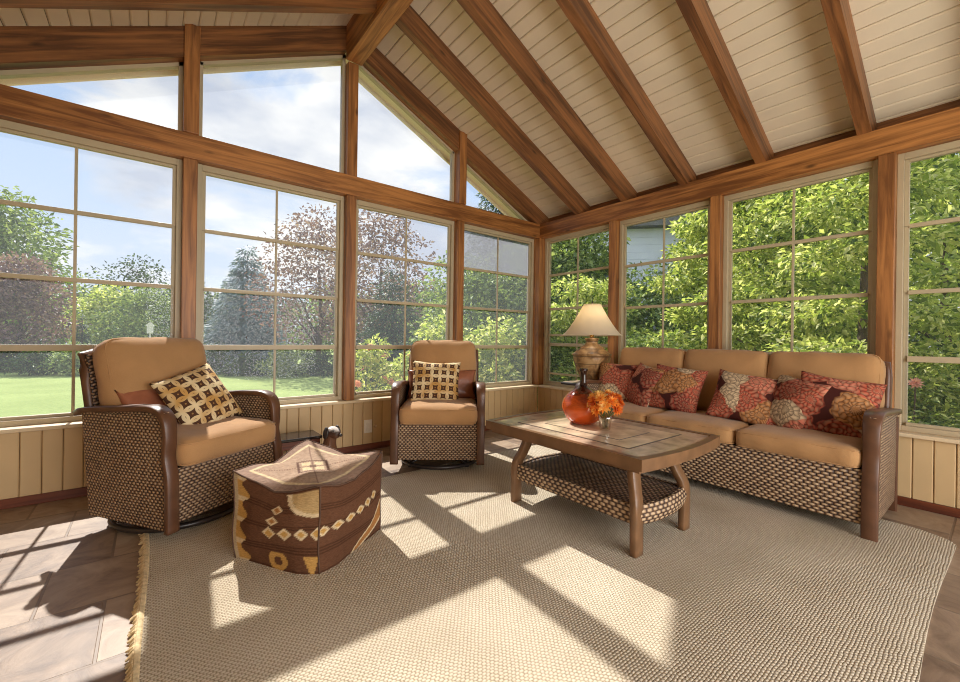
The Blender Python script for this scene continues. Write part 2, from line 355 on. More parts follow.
def finish(name, bm, mat, parent=None, axis=None, smooth=False, keep_uv=False, fix=True):
    if fix: bmesh.ops.recalc_face_normals(bm, faces=bm.faces)
    bm.normal_update()
    if not keep_uv: uvproj(bm, axis)
    me = bpy.data.meshes.new(name); bm.to_mesh(me); bm.free()
    if smooth:
        for p in me.polygons: p.use_smooth = True
    return mesh_obj(name, me, mat, parent)
def add_box(bm, lo, hi, bev=0.0, M=None, seg=2):
    r = bmesh.ops.create_cube(bm, size=1.0)
    vs = r['verts']
    lo, hi = Vector(lo), Vector(hi)
    for v in vs:
        v.co = Vector([lo[i] + (v.co[i]+0.5)*(hi[i]-lo[i]) for i in range(3)])
    if bev > 0:
        es = list({e for v in vs for e in v.link_edges})
        r2 = bmesh.ops.bevel(bm, geom=es, offset=bev, segments=seg, affect='EDGES', profile=0.5)
        vs = list(set(r2['verts']) | {v for v in vs if v.is_valid})
    if M is not None:
        for v in vs: v.co = M @ v.co
    return vs
def add_prism(bm, poly, f):            # poly: 2d pts, f(u,v,side)->3d for side 0/1
    a = [bm.verts.new(f(u, v, 0)) for u, v in poly]; b = [bm.verts.new(f(u, v, 1)) for u, v in poly]
    n = len(poly)
    bm.faces.new(a); bm.faces.new(b[::-1])
    for i in range(n): bm.faces.new((a[i], b[i], b[(i+1) % n], a[(i+1) % n]))
def prism_xz(bm, poly, y0, y1): add_prism(bm, poly, lambda u, v, s: (u, (y0, y1)[s], v))
def prism_xy(bm, poly, z0, z1): add_prism(bm, poly, lambda u, v, s: (u, v, (z0, z1)[s]))
def add_sweep(bm, pts, w, t, up=Vector((1, 0, 0)), closed=False, ws=None, ts=None):
    """rectangular profile (w along 'up', t across) swept along pts"""
    n = len(pts); P = [Vector(p) for p in pts]; rings = []
    for i in range(n):
        a = P[(i-1) % n] if (closed or i > 0) else P[i]; b = P[(i+1) % n] if (closed or i < n-1) else P[i]
        d = (b-a).normalized(); side = d.cross(up).normalized(); u = up.normalized()
        ww = (ws[i] if ws else w)/2; tt = (ts[i] if ts else t)/2; c = 0.3
        prof = [(-1, -1+c), (-1+c*tt/ww, -1), (1-c*tt/ww, -1), (1, -1+c), (1, 1-c), (1-c*tt/ww, 1), (-1+c*tt/ww, 1), (-1, 1-c)]
        rings.append([bm.verts.new(P[i] + u*(x*ww) + side*(y*tt)) for x, y in prof])
    m = n if closed else n-1
    for i in range(m):
        A, B = rings[i], rings[(i+1) % n]
        for j in range(8): bm.faces.new((A[j], A[(j+1) % 8], B[(j+1) % 8], B[j]))
    if not closed: bm.faces.new(rings[0][::-1]); bm.faces.new(rings[-1])
def add_tube(bm, pts, r, seg=8, closed=False, rs=None):
    n = len(pts); P = [Vector(p) for p in pts]; rings = []
    ref = Vector((0.3, 0.2, 1)).normalized()
    for i in range(n):
        a = P[(i-1) % n] if (closed or i > 0) else P[i]; b = P[(i+1) % n] if (closed or i < n-1) else P[i]
        d = (b-a).normalized()
        s = d.cross(ref)
        if s.length < 0.05: s = d.cross(Vector((1, 0, 0)))
        s.normalize(); u = s.cross(d)
        rr = rs[i] if rs else r
        rings.append([bm.verts.new(P[i] + (s*math.cos(2*PI*k/seg) + u*math.sin(2*PI*k/seg))*rr) for k in range(seg)])
    m = n if closed else n-1
    for i in range(m):
        A, B = rings[i], rings[(i+1) % n]
        for j in range(seg): bm.faces.new((A[j], A[(j+1) % seg], B[(j+1) % seg], B[j]))
    if not closed: bm.faces.new(rings[0][::-1]); bm.faces.new(rings[-1])
def add_lathe(bm, prof, seg=32, cap=True, c=(0, 0)):
    rings = [[bm.verts.new((c[0]+r*math.cos(2*PI*k/seg), c[1]+r*math.sin(2*PI*k/seg), z)) for k in range(seg)] for r, z in prof]
    for A, B in zip(rings, rings[1:]):
        for j in range(seg): bm.faces.new((A[j], A[(j+1) % seg], B[(j+1) % seg], B[j]))
    if cap:
        bm.faces.new(rings[0][::-1]); bm.faces.new(rings[-1])
def bez(pts, n=16):                    # Catmull-Rom through points
    P = [Vector(p) for p in pts]; P = [2*P[0]-P[1]] + P + [2*P[-1]-P[-2]]
    out = []
    for i in range(1, len(P)-2):
        for k in range(n):
            t = k/n; a, b, c, d = P[i-1], P[i], P[i+1], P[i+2]
            out.append(0.5*((2*b)+(c-a)*t+(2*a-5*b+4*c-d)*t*t+(-a+3*b-3*c+d)*t**3))
    out.append(P[-2]); return out
def add_grid(bm, fn, nu, nv, lay, uvf):
    V = [[bm.verts.new(fn(i/nu, j/nv)) for j in range(nv+1)] for i in range(nu+1)]
    for i in range(nu):
        for j in range(nv):
            f = bm.faces.new((V[i][j], V[i+1][j], V[i+1][j+1], V[i][j+1]))
            for l, (a, b) in zip(f.loops, ((i, j), (i+1, j), (i+1, j+1), (i, j+1))): l[lay].uv = uvf(a/nu, b/nv)
    return V
def slab_grid(bm, fn, th, nu, nv, uvf):
    """surface fn(u,v) -> (point, normal) thickened to th"""
    lay = bm.loops.layers.uv.verify()
    A = add_grid(bm, lambda u, v: fn(u, v)[0] + fn(u, v)[1]*(th/2), nu, nv, lay, uvf)
    B = add_grid(bm, lambda u, v: fn(u, v)[0] - fn(u, v)[1]*(th/2), nu, nv, lay, uvf)
    ra = [A[i][0] for i in range(nu+1)] + [A[nu][j] for j in range(1, nv+1)] + [A[i][nv] for i in range(nu-1, -1, -1)] + [A[0][j] for j in range(nv-1, 0, -1)]
    rb = [B[i][0] for i in range(nu+1)] + [B[nu][j] for j in range(1, nv+1)] + [B[i][nv] for i in range(nu-1, -1, -1)] + [B[0][j] for j in range(nv-1, 0, -1)]
    for k in range(len(ra)):
        f = bm.faces.new((ra[k], ra[(k+1) % len(ra)], rb[(k+1) % len(ra)], rb[k]))
        for l in f.loops: l[lay].uv = (l.vert.co.x+l.vert.co.y, l.vert.co.z)
def cushion_bm(w, d, h, r=0.045, crown=0.02, seed=0, n=14, nz=4):
    bm = bmesh.new()
    rnd = random.Random(seed); ph = [rnd.uniform(0, 6) for _ in range(6)]
    H = Vector((w/2, d/2, h/2)); idx = {}
    def vert(i, j, k):
        key = (i, j, k)
        if key in idx: return idx[key]
        p = Vector(((i/n*2-1)*H.x, (j/n*2-1)*H.y, (k/nz*2-1)*H.z))
        x, y = p.x/H.x, p.y/H.y
        q = Vector([max(-H[a]+r, min(H[a]-r, p[a])) for a in range(3)])
        dd = p-q
        if dd.length > 1e-9: p = q + dd.normalized()*min(r, dd.length if max(abs(dd[0]), abs(dd[1]), abs(dd[2])) < r*0.999 else r)
        bulge = (1-x*x)*(1-y*y)
        zz = p.z/H.z
        p.z += crown*bulge*zz
        p.x += 0.012*(1-zz*zz)*x*(1-y*y); p.y += 0.012*(1-zz*zz)*y*(1-x*x)
        p.z += 0.004*math.sin(7*x+ph[0])*math.sin(6*y+ph[1])*(1 if zz > 0 else 0)
        p.y += 0.003*math.sin(9*x+ph[2])*abs(y); p.x += 0.003*math.sin(8*y+ph[3])*abs(x)
        idx[key] = bm.verts.new(p); return idx[key]
    for i in range(n):
        for j in range(n):
            bm.faces.new((vert(i, j, 0), vert(i, j+1, 0), vert(i+1, j+1, 0), vert(i+1, j, 0)))
            bm.faces.new((vert(i, j, nz), vert(i+1, j, nz), vert(i+1, j+1, nz), vert(i, j+1, nz)))
    for i in range(n):
        for k in range(nz):
            bm.faces.new((vert(i, 0, k), vert(i+1, 0, k), vert(i+1, 0, k+1), vert(i, 0, k+1)))
            bm.faces.new((vert(i, n, k), vert(i, n, k+1), vert(i+1, n, k+1), vert(i+1, n, k)))
            bm.faces.new((vert(0, i, k), vert(0, i, k+1), vert(0, i+1, k+1), vert(0, i+1, k)))
            bm.faces.new((vert(n, i, k), vert(n, i+1, k), vert(n, i+1, k+1), vert(n, i, k+1)))
    return bm
def piping_bm(w, d, z, r, pr=0.0042):
    pts = []
    for sx, sy, a0 in ((1, 1, 0), (-1, 1, 90), (-1, -1, 180), (1, -1, 270)):
        for k in range(5):
            a = R(a0 + k*22.5)
            pts.append((sx*(w/2-r)+math.cos(a)*r, sy*(d/2-r)+math.sin(a)*r, z))
    bm = bmesh.new(); add_tube(bm, pts, pr, 6, True); return bm
def pillow_bm(w, h, th, seed=0, n=26):
    """upright pillow: width along x, height along z, thickness along y"""
    bm = bmesh.new(); lay = bm.loops.layers.uv.verify(); rnd = random.Random(seed); a, b, c = [rnd.uniform(0, 6) for _ in range(3)]
    def fn(u, v, s):
        x, z = u*2-1, v*2-1
        pin = 0.07
        px = x*(1-pin*(1-z*z)**1.0*abs(x)**2); pz = z*(1-pin*(1-x*x)*abs(z)**2)
        t = ((1-abs(x)**2.4)*(1-abs(z)**2.4))
        t = max(0, t)**0.62
        wr = 1+0.08*math.sin(5*x+a)*math.cos(4*z+b)
        return Vector((px*w/2, s*th/2*t*wr + 0.006*math.sin(4*x+c)*(1-t), pz*h/2))
    V1 = add_grid(bm, lambda u, v: fn(u, v, -1), n, n, lay, lambda u, v: ((u-.5)*w, (v-.5)*h))
    V2 = add_grid(bm, lambda u, v: fn(u, v, 1), n, n, lay, lambda u, v: ((u-.5)*w+3.1, (v-.5)*h+1.7))
    bmesh.ops.remove_doubles(bm, verts=bm.verts, dist=1e-4)
    return bm

# ------------------------------------------------------------------ room shell
def struct(name, bm, mat, label, cat, axis=None, smooth=False):
    o = finish(name, bm, mat, None, axis, smooth); return put(o, label, cat, None, 'structure')

bm = bmesh.new(); add_box(bm, (LEFT_X-0.15, FRONT_Y-0.15, -0.12), (0.15, 0.15, 0))
struct('floor', bm, MAT['tile'], 'brown slate tile floor of the sunroom around the rug', 'floor')

# ceiling boards (two slopes), tongue and groove along y
bm = bmesh.new()
ln = math.sqrt(1+SLOPE*SLOPE); dirx, dirz = 1/ln, -SLOPE/ln
for sgn in (1, -1):
    s = 0.02; bw = 0.108
    while s < 2.95:
        e = s+bw-0.004; ch = 0.008; th = 0.02
        def P(a, nn): return (APEX_X + sgn*(a*dirx + nn*SLOPE/ln), CEIL_Z + a*dirz + nn/ln)
        poly = [P(s, ch), P(s+ch, 0), P(e-ch, 0), P(e, ch), P(e, th), P(s, th)]
        prism_xz(bm, poly, FRONT_Y, 0.05)
        s += bw
struct('ceiling', bm, MAT['ceiling'], 'cream painted tongue-and-groove board ceiling between the rafters', 'ceiling', (0, 1, 0))
bm = bmesh.new()
for sgn in (1, -1):
    f = lambda x, dz: (APEX_X+sgn*x, CEIL_Z-SLOPE*x+dz)
    prism_xz(bm, [f(0, 0.03), f(2.9, 0.03), f(2.9, 0.16), f(0, 0.16)], FRONT_Y-0.2, 0.36)
struct('roof', bm, MAT['roof'], 'grey roof deck lying above the board ceiling', 'roof')
bm = bmesh.new()                       # gable soffit and fascia outside
for sgn in (1, -1):
    f = lambda x, dz: (APEX_X+sgn*x, CEIL_Z-SLOPE*x+dz)
    prism_xz(bm, [f(0, -0.15), f(2.9, -0.15), f(2.9, -0.13), f(0, -0.13)], 0.14, 0.36)
    prism_xz(bm, [f(0, -0.19), f(2.9, -0.19), f(2.9, 0.0), f(0, 0.0)], 0.34, 0.36)
struct('trim_1', bm, MAT['soffit'], 'cream soffit under the gable overhang outside the upper windows', 'soffit')

RAF_Z = 0.225
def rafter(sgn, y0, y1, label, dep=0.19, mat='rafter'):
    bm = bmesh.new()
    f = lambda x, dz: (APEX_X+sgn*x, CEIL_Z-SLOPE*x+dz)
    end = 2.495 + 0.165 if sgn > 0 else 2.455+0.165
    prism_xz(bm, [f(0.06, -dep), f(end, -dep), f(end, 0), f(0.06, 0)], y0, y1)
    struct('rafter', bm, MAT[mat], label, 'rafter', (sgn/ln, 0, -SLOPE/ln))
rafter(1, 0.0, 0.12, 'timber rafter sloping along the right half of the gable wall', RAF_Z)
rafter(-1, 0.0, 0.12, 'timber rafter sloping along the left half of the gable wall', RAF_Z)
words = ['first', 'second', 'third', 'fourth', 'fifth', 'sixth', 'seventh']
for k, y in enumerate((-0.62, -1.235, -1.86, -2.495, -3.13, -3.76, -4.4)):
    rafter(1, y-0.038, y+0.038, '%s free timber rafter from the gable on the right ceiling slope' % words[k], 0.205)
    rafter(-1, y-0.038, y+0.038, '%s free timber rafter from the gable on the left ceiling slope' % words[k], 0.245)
bm = bmesh.new(); add_box(bm, (APEX_X-0.075, FRONT_Y, 3.60), (APEX_X+0.075, 0.0, 3.93), 0.006)
struct('ridge_beam', bm, MAT['beam'], 'thick timber ridge beam running under the roof peak', 'beam', (0, 1, 0))

# beams above the windows
BZ0, BZ1 = 2.375, 2.558
bm = bmesh.new(); add_box(bm, (LEFT_X, -0.01, BZ0), (0.0, 0.16, BZ1), 0.004)
struct('tie_beam', bm, MAT['beam'], 'horizontal timber beam across the gable wall above the lower windows', 'beam', (1, 0, 0))
bm = bmesh.new(); add_box(bm, (-0.01, FRONT_Y, BZ0), (0.16, 0.0, BZ1), 0.004)
struct('wall_plate', bm, MAT['beam'], 'horizontal timber beam along the right wall under the rafter ends', 'beam', (0, 1, 0))
# blocking boards between beam top and ceiling, toned dark for the gap's shade
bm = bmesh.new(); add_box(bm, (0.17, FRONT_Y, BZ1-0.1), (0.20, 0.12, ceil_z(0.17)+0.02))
struct('trim_2', bm, MAT['rafter'], 'shade-toned blocking boards between wall beam and ceiling', 'trim', (0, 1, 0))

# posts
def post(x0, x1, y0, y1, z0, z1, label):
    bm = bmesh.new(); add_box(bm, (x0, y0, z0), (x1, y1, z1), 0.004)
    struct('post', bm, MAT['post'], label, 'post', (0, 0, 1))
SILL = 0.484
gp = [-3.722, -2.495, -1.25]
for x, nm in zip(gp, ('between the first and second gable windows from the left', 'at the middle of the gable wall', 'between the third and fourth gable windows from the left')):
    post(x-0.045, x+0.045, 0.0, 0.14, SILL, BZ0, 'timber post %s' % nm)
for x, nm, top in zip(gp, ('left of the big upper gable pane', 'under the ridge beam at the gable peak', 'right of the upper gable triangle'), (3.40, 3.60, 3.32)):
    post(x-0.048, x+0.048, -0.025 if top != 3.6 else 0.0, 0.14, BZ1, top if top == 3.6 else ceil_z(x)-0.0, 'short upper timber post %s' % nm)
post(-0.03, 0.14, -0.03, 0.14, SILL, BZ0, 'timber corner post where gable wall and right wall meet')
post(LEFT_X-0.14, LEFT_X+0.03, -0.03, 0.14, SILL, BZ0, 'timber corner post at the left end of the gable wall')
rp = [-1.085, -2.14, -3.245, -4.32]
for y, nm in zip(rp, ('first', 'second', 'third', 'fourth')):
    post(0.0, 0.14, y-0.044, y+0.044, SILL, BZ0, '%s timber post from the corner on the right wall' % nm)
# knee walls of vertical boards
def knee(name, label, p0, p1, n, top=0.462):      # p0->p1 along wall, n = outward normal
    bm = bmesh.new()
    p0, p1, n = Vector(p0), Vector(p1), Vector(n); a = (p1-p0); Lw = a.length; a.normalize()
    s = 0; w = 0.096
    while s < Lw-0.01:
        e = min(s+w-0.003, Lw); ch = 0.005
        poly = [(s, ch), (s+ch, 0), (e-ch, 0), (e, ch), (e, 0.03), (s, 0.03)]
        add_prism(bm, poly, lambda u, v, sd: p0 + a*u + n*v + Vector((0, 0, (0.0, top)[sd])))
        s += w
    q0 = p0 + n*0.03; q1 = p1 + n*0.12
    lo = [min(q0[i], q1[i]) for i in range(2)] + [-0.02]; hi = [max(q0[i], q1[i]) for i in range(2)] + [top]
    add_box(bm, lo, hi)
    struct(name, bm, MAT['panel'], label, 'wall', (0, 0, 1))
knee('wall_back', 'tan vertical board knee wall under the gable windows', (LEFT_X, 0, 0), (0, 0, 0), (0, 1, 0))
knee('wall_right', 'tan vertical board knee wall under the right side windows', (0, FRONT_Y, 0), (0, 0, 0), (1, 0, 0))
knee('wall_left', 'tan vertical board wall on the left side, full height', (LEFT_X, FRONT_Y, 0), (LEFT_X, 0, 0), (-1, 0, 0), 2.70)
# unseen house wall behind the camera; door opening added for fill light
bm = bmesh.new()
def fr(x0, x1, z0, z1): add_box(bm, (x0, FRONT_Y-0.12, z0), (x1, FRONT_Y, z1))
fr(LEFT_X-0.1, -4.1, 0, 2.5); fr(-0.9, 0.1, 0, 2.5)
prism_xz(bm, [(LEFT_X-0.1, 2.3), (0.1, 2.3), (0.1, ceil_z(0.1)), (APEX_X, CEIL_Z), (LEFT_X-0.1, ceil_z(0.1))], FRONT_Y-0.12, FRONT_Y)
struct('wall_front', bm, MAT['ceiling'], 'cream house wall behind the viewer with a wide opening added for fill light', 'wall')
bm = bmesh.new()
for x0, x1, z0, z1 in ((-4.1, -0.9, 2.22, 2.3), (-4.1, -4.02, 0, 2.22), (-0.98, -0.9, 0, 2.22), (-2.55, -2.45, 0, 2.22), (-4.02, -0.98, 0, 0.08)):
    add_box(bm, (x0, FRONT_Y-0.09, z0), (x1, FRONT_Y-0.03, z1), 0.004)
struct('fill_door_1', bm, MAT['vinyl'], 'unseen sliding door frame added around the fill light opening in the house wall behind the viewer', 'door')

# sills and baseboards
def strip(name, lo, hi, mat, label, cat, axis, bev=0.006):
    bm = bmesh.new(); add_box(bm, lo, hi, bev); struct(name, bm, mat, label, cat, axis)
strip('trim_3', (LEFT_X+0.02, -0.035, 0.458), (-0.036, 0.14, SILL), MAT['sill'], 'cream window sill along the gable wall', 'sill', (1, 0, 0))
strip('trim_4', (-0.035, FRONT_Y, 0.458), (0.14, 0.14, SILL), MAT['sill'], 'cream window sill along the right wall', 'sill', (0, 1, 0))
strip('baseboard_back', (LEFT_X, -0.018, 0), (-0.02, 0.0, 0.058), MAT['base'], 'red-brown wooden baseboard along the gable wall', 'baseboard', (1, 0, 0), 0.003)
strip('baseboard_right', (-0.018, FRONT_Y, 0), (0.0, 0.0, 0.058), MAT['base'], 'red-brown wooden baseboard along the right wall', 'baseboard', (0, 1, 0), 0.003)
strip('baseboard_left', (LEFT_X, FRONT_Y, 0), (LEFT_X+0.018, -0.02, 0.058), MAT['base'], 'red-brown wooden baseboard along the unseen left wall', 'baseboard', (0, 1, 0), 0.003)

# windows
wcount = [0]
def window(p, a, n, s0, s1, z0, z1, label, bars=(0.25, 0.5, 0.75), extra=(), grey_top=False):
    """four stacked sashes, two panes wide, on the wall line p + a*s, n outward"""
    wcount[0] += 1
    a, n, p = Vector(a), Vector(n), Vector(p)
    root = empty('window_%d' % wcount[0], label, 'window', p + a*((s0+s1)/2) + Vector((0, 0, z0)), 0, None, 'structure')
    o = p + a*((s0+s1)/2) + Vector((0, 0, z0))
    W, H = (s1-s0), (z1-z0)
    def bx(bm, u0, u1, w0, w1, d0, d1, bev=0.003):
        c = [a*u0 + n*d0 + Vector((0, 0, w0)), a*u1 + n*d1 + Vector((0, 0, w1))]
        lo = [min(c[0][i], c[1][i]) for i in range(3)]; hi = [max(c[0][i], c[1][i]) for i in range(3)]
        add_box(bm, lo, hi, bev)
    fw = 0.035
    bm = bmesh.new()
    bx(bm, -W/2, -W/2+fw, 0, H, 0.07, 0.16); bx(bm, W/2-fw, W/2, 0, H, 0.07, 0.16)
    bx(bm, -W/2+fw, W/2-fw, H-0.045, H, 0.07, 0.16); bx(bm, -W/2+fw, W/2-fw, 0, 0.035, 0.07, 0.16)
    finish('frame', bm, MAT['vinyl'], root, (0, 0, 1))
    gz0, gz1 = 0.035, H-0.045; gh = gz1-gz0
    edges = [0.0] + sorted(bars) + [1.0]
    bm = bmesh.new()
    x0, x1 = -W/2+fw, W/2-fw
    for k in range(4):
        d = 0.095 + 0.008*(3-k)
        a0 = gz0 + gh*edges[k]; a1 = gz0 + gh*edges[k+1]; st = 0.024
        bx(bm, x0, x0+st, a0, a1, d, d+0.022, 0.002); bx(bm, x1-st, x1, a0, a1, d, d+0.022, 0.002)
    for k in range(1, 4):
        b = edges[k]
        zc = gz0+gh*b; hw = 0.014 if k > 1 else 0.02
        bx(bm, x0+0.02, x1-0.02, zc-hw, zc+hw, 0.098, 0.125, 0.003)
    for b in extra:
        zc = gz0+gh*b; bx(bm, x0+0.02, x1-0.02, zc-0.013, zc+0.013, 0.093, 0.121, 0.003)
    bx(bm, x0+0.02, x1-0.02, gz0, gz0+0.02, 0.093, 0.128, 0.002); bx(bm, x0+0.02, x1-0.02, gz1-0.018, gz1, 0.093, 0.128, 0.002)
    bx(bm, -0.008, 0.008, gz0+0.01, gz1-0.01, 0.103, 0.121, 0.002)
    finish('sash', bm, MAT['vinyl'], root, (0, 0, 1))
    bm = bmesh.new(); bx(bm, x0+0.01, x1-0.01, gz0+0.005, gz1-0.005, 0.110, 0.113, 0.0)
    finish('pane', bm, MAT['pane'], root)
    if grey_top:
        bm = bmesh.new(); bx(bm, x0+0.02, x1-0.02, gz0+gh*0.75, gz1-0.01, 0.115, 0.118, 0.0); put(finish('pane', bm, MAT['pane_grey'], root), 'cloudy grey pane of the top sash')
gx = [LEFT_X+0.03, gp[0], gp[1], gp[2], -0.03]
names = ['leftmost lower gable window looking onto the lawn', 'lower gable window behind the nearer armchair, facing the blue spruce',
         'lower gable window right of the middle post, behind the far armchair', 'lower gable window next to the room corner']
for k in range(4):
    s0 = gx[k] + (0.045 if k else 0.0); s1 = gx[k+1] - (0.045 if k < 3 else 0.0)
    window((0, 0, 0), (1, 0, 0), (0, 1, 0), s0, s1, SILL, BZ0, 'tan four-track ' + names[k], grey_top=(k == 3))
ry = [-0.03] + rp
names = ['right wall window nearest the corner, behind the table lamp, sash lowered', 'right wall window behind the left end of the sofa',
         'right wall window behind the right part of the sofa', 'right wall window beyond the sofa arm at the photo edge', 'right wall window beside the viewer']
for k in range(5):
    y0 = ry[k] - (0.044 if k else 0); y1 = (ry[k+1] + 0.044) if k < 4 else FRONT_Y
    kw = dict(bars=(0.27, 0.52, 0.76), extra=(0.065, 0.335)) if k == 0 else {}
    window((0, 0, 0), (0, 1, 0), (1, 0, 0), y1, y0, SILL, BZ0, 'tan four-track ' + names[k], **kw)
# upper gable panes
def gable_window(x0, x1, label):
    wcount[0] += 1
    root = empty('window_%d' % wcount[0], label, 'window', (0, 0, 0), 0, None, 'structure')
    zt = lambda x: ceil_z(x) - RAF_Z + 0.004
    pts = [(x0, BZ1), (x1, BZ1), (x1, zt(x1)), (x0, zt(x0))]
    # clip where the rafter meets the beam
    xs = []
    if zt(x0) < BZ1: xl = APEX_X-(CEIL_Z-RAF_Z-BZ1)/SLOPE; pts = [(xl, BZ1), (x1, BZ1), (x1, zt(x1))]
    if zt(x1) < BZ1: xr = APEX_X+(CEIL_Z-RAF_Z-BZ1)/SLOPE; pts = [(x0, BZ1), (xr, BZ1), (x0, zt(x0))]
    cx = sum(p[0] for p in pts)/len(pts); cz = sum(p[1] for p in pts)/len(pts)
    bm = bmesh.new()
    for i in range(len(pts)):
        a, b = pts[i], pts[(i+1) % len(pts)]
        dx, dz = b[0]-a[0], b[1]-a[1]; l = math.hypot(dx, dz); nx, nz = -dz/l*0.028, dx/l*0.028
        if nx*(cx-a[0])+nz*(cz-a[1]) < 0: nx, nz = -nx, -nz
        prism_xz(bm, [a, b, (b[0]+nx, b[1]+nz), (a[0]+nx, a[1]+nz)], 0.08, 0.13)
    finish('frame', bm, MAT['vinyl'], root, (1, 0, 0))
    bm = bmesh.new(); prism_xz(bm, pts, 0.104, 0.108); finish('pane', bm, MAT['pane'], root)
gable_window(LEFT_X, gp[0]-0.048, 'low triangular upper gable window at the left')
gable_window(gp[0]+0.048, gp[1]-0.048, 'tall upper gable window left of the peak')
gable_window(gp[1]+0.048, gp[2]-0.048, 'tall upper gable window right of the peak')
gable_window(gp[2]+0.048, 0.0, 'small triangular upper gable window at the right')

# wall outlet
root = empty('wall_outlet', 'white electrical outlet plate on the tan knee wall left of the far armchair', 'outlet', (-2.31, 0, 0.222))
bm = bmesh.new(); add_box(bm, (-0.04, -0.008, -0.062), (0.04, 0.001, 0.062), 0.003); finish('cover_plate', bm, MAT['white'], root)
for dz in (-0.026, 0.026):
    bm = bmesh.new(); add_box(bm, (-0.016, -0.011, dz-0.014), (0.016, -0.007, dz+0.014), 0.003); finish('receptacle', bm, MAT['white'], root)
bm = bmesh.new(); add_lathe(bm, [(0.001, 0), (0.016, 0.002), (0.012, 0.012), (0.004, 0.016)], 16)
bmesh.ops.rotate(bm, verts=bm.verts, cent=(0, 0, 0), matrix=Matrix.Rotation(R(90), 3, 'X'))
put(finish('wall_plug', bm, MAT['stone'], None, None, True), 'small round brown plug on the knee wall right of the outlet', 'plug').location = (-2.235, 0.0, 0.215)

# ------------------------------------------------------------------ rug
RX0, RX1, RY0, RY1 = -3.96, -0.47, -3.6, -0.84
root = empty('area_rug', 'large beige woven area rug with fringed left edge under the coffee table', 'rug', (0, 0, 0))
bm = bmesh.new(); lay = bm.loops.layers.uv.verify()
def rugp(u, v):
    x = RX0 + (RX1-RX0)*u; y = RY0 + (RY1-RY0)*v
    x += 0.012*math.sin(v*9)*(1 if u in (0, 1) else 0.3); y += 0.010*math.sin(u*11)
    if u > 0.97 and v < 0.06: x -= 0.05*(u-0.97)/0.03*(1-v/0.06); y += 0.04*(u-0.97)/0.03*(1-v/0.06)
    return x, y
def rt(u, v): x, y = rugp(u, v); return Vector((x, y, 0.011 + (0 if (u in (0, 1) or v in (0, 1)) else 0.002)))
V = add_grid(bm, rt, 60, 50, lay, lambda u, v: rugp(u, v))
B = add_grid(bm, lambda u, v: Vector((*rugp(u, v), 0.001)), 60, 50, lay, lambda u, v: rugp(u, v))
ra = [V[i][0] for i in range(61)] + [V[60][j] for j in range(1, 51)] + [V[i][50] for i in range(59, -1, -1)] + [V[0][j] for j in range(49, 0, -1)]
rb = [B[i][0] for i in range(61)] + [B[60][j] for j in range(1, 51)] + [B[i][50] for i in range(59, -1, -1)] + [B[0][j] for j in range(49, 0, -1)]
for k in range(len(ra)):
    f = bm.faces.new((ra[k], ra[(k+1) % len(ra)], rb[(k+1) % len(ra)], rb[k]))
    for l in f.loops: l[lay].uv = (l.vert.co.x, l.vert.co.y)
finish('carpet', bm, MAT['rug'], root, keep_uv=True)
bm = bmesh.new()
rr = random.Random(3); y = RY0+0.01
while y < RY1-0.01:
    l = rr.uniform(0.012, 0.030); dy = rr.uniform(-0.018, 0.018)
    x0 = RX0 + 0.012*math.sin((y-RY0)/(RY1-RY0)*9)
    add_tube(bm, [(x0+0.012, y, 0.014), (x0-l*0.3, y+dy*0.3, 0.017), (x0-l*0.7, y+dy*0.6, 0.009), (x0-l, y+dy, 0.006)], 0.005, 5, rs=[0.006, 0.008, 0.006, 0.004])
    y += rr.uniform(0.009, 0.016)
add_tube(bm, [(RX0+0.012*math.sin(v/40*9), RY0+(RY1-RY0)*v/40, 0.014) for v in range(41)], 0.011, 6)
finish('fringe', bm, MAT['fringe'], root)

# ------------------------------------------------------------------ wicker seating
def arm_path(fy, by, h, legz):         # side view (y,z) of the bowed front post rolling into the arm
    return [(fy+0.005, legz), (fy+0.007, legz+0.10), (fy+0.014, h*0.5), (fy+0.036, h*0.66), (fy+0.030, h*0.80), (fy+0.046, h*0.935), (fy+0.11, h), (fy+0.22, h+0.003), (fy+0.42, h-0.012), (by-0.06, h-0.034), (by+0.05, h-0.062)]
def add_arm(root, x, fy, by, h, legz, w=0.062):
    pts = bez([(x, a, b) for a, b in arm_path(fy, by, h, legz)], 6)
    n = len(pts)
    ws = [w*(1.0 if i < n*0.4 else 1.0+0.25*math.sin((i-n*0.4)/(n*0.6)*PI)) for i in range(n)]
    for i in range(n-5, n): ws[i] *= 0.9-0.12*(i-(n-5))
    bm = bmesh.new(); add_sweep(bm, pts, w, 0.030, Vector((1, 0, 0)), ws=ws)
    return finish('arm', bm, MAT['metal'], root, (0, 0, 1), True)
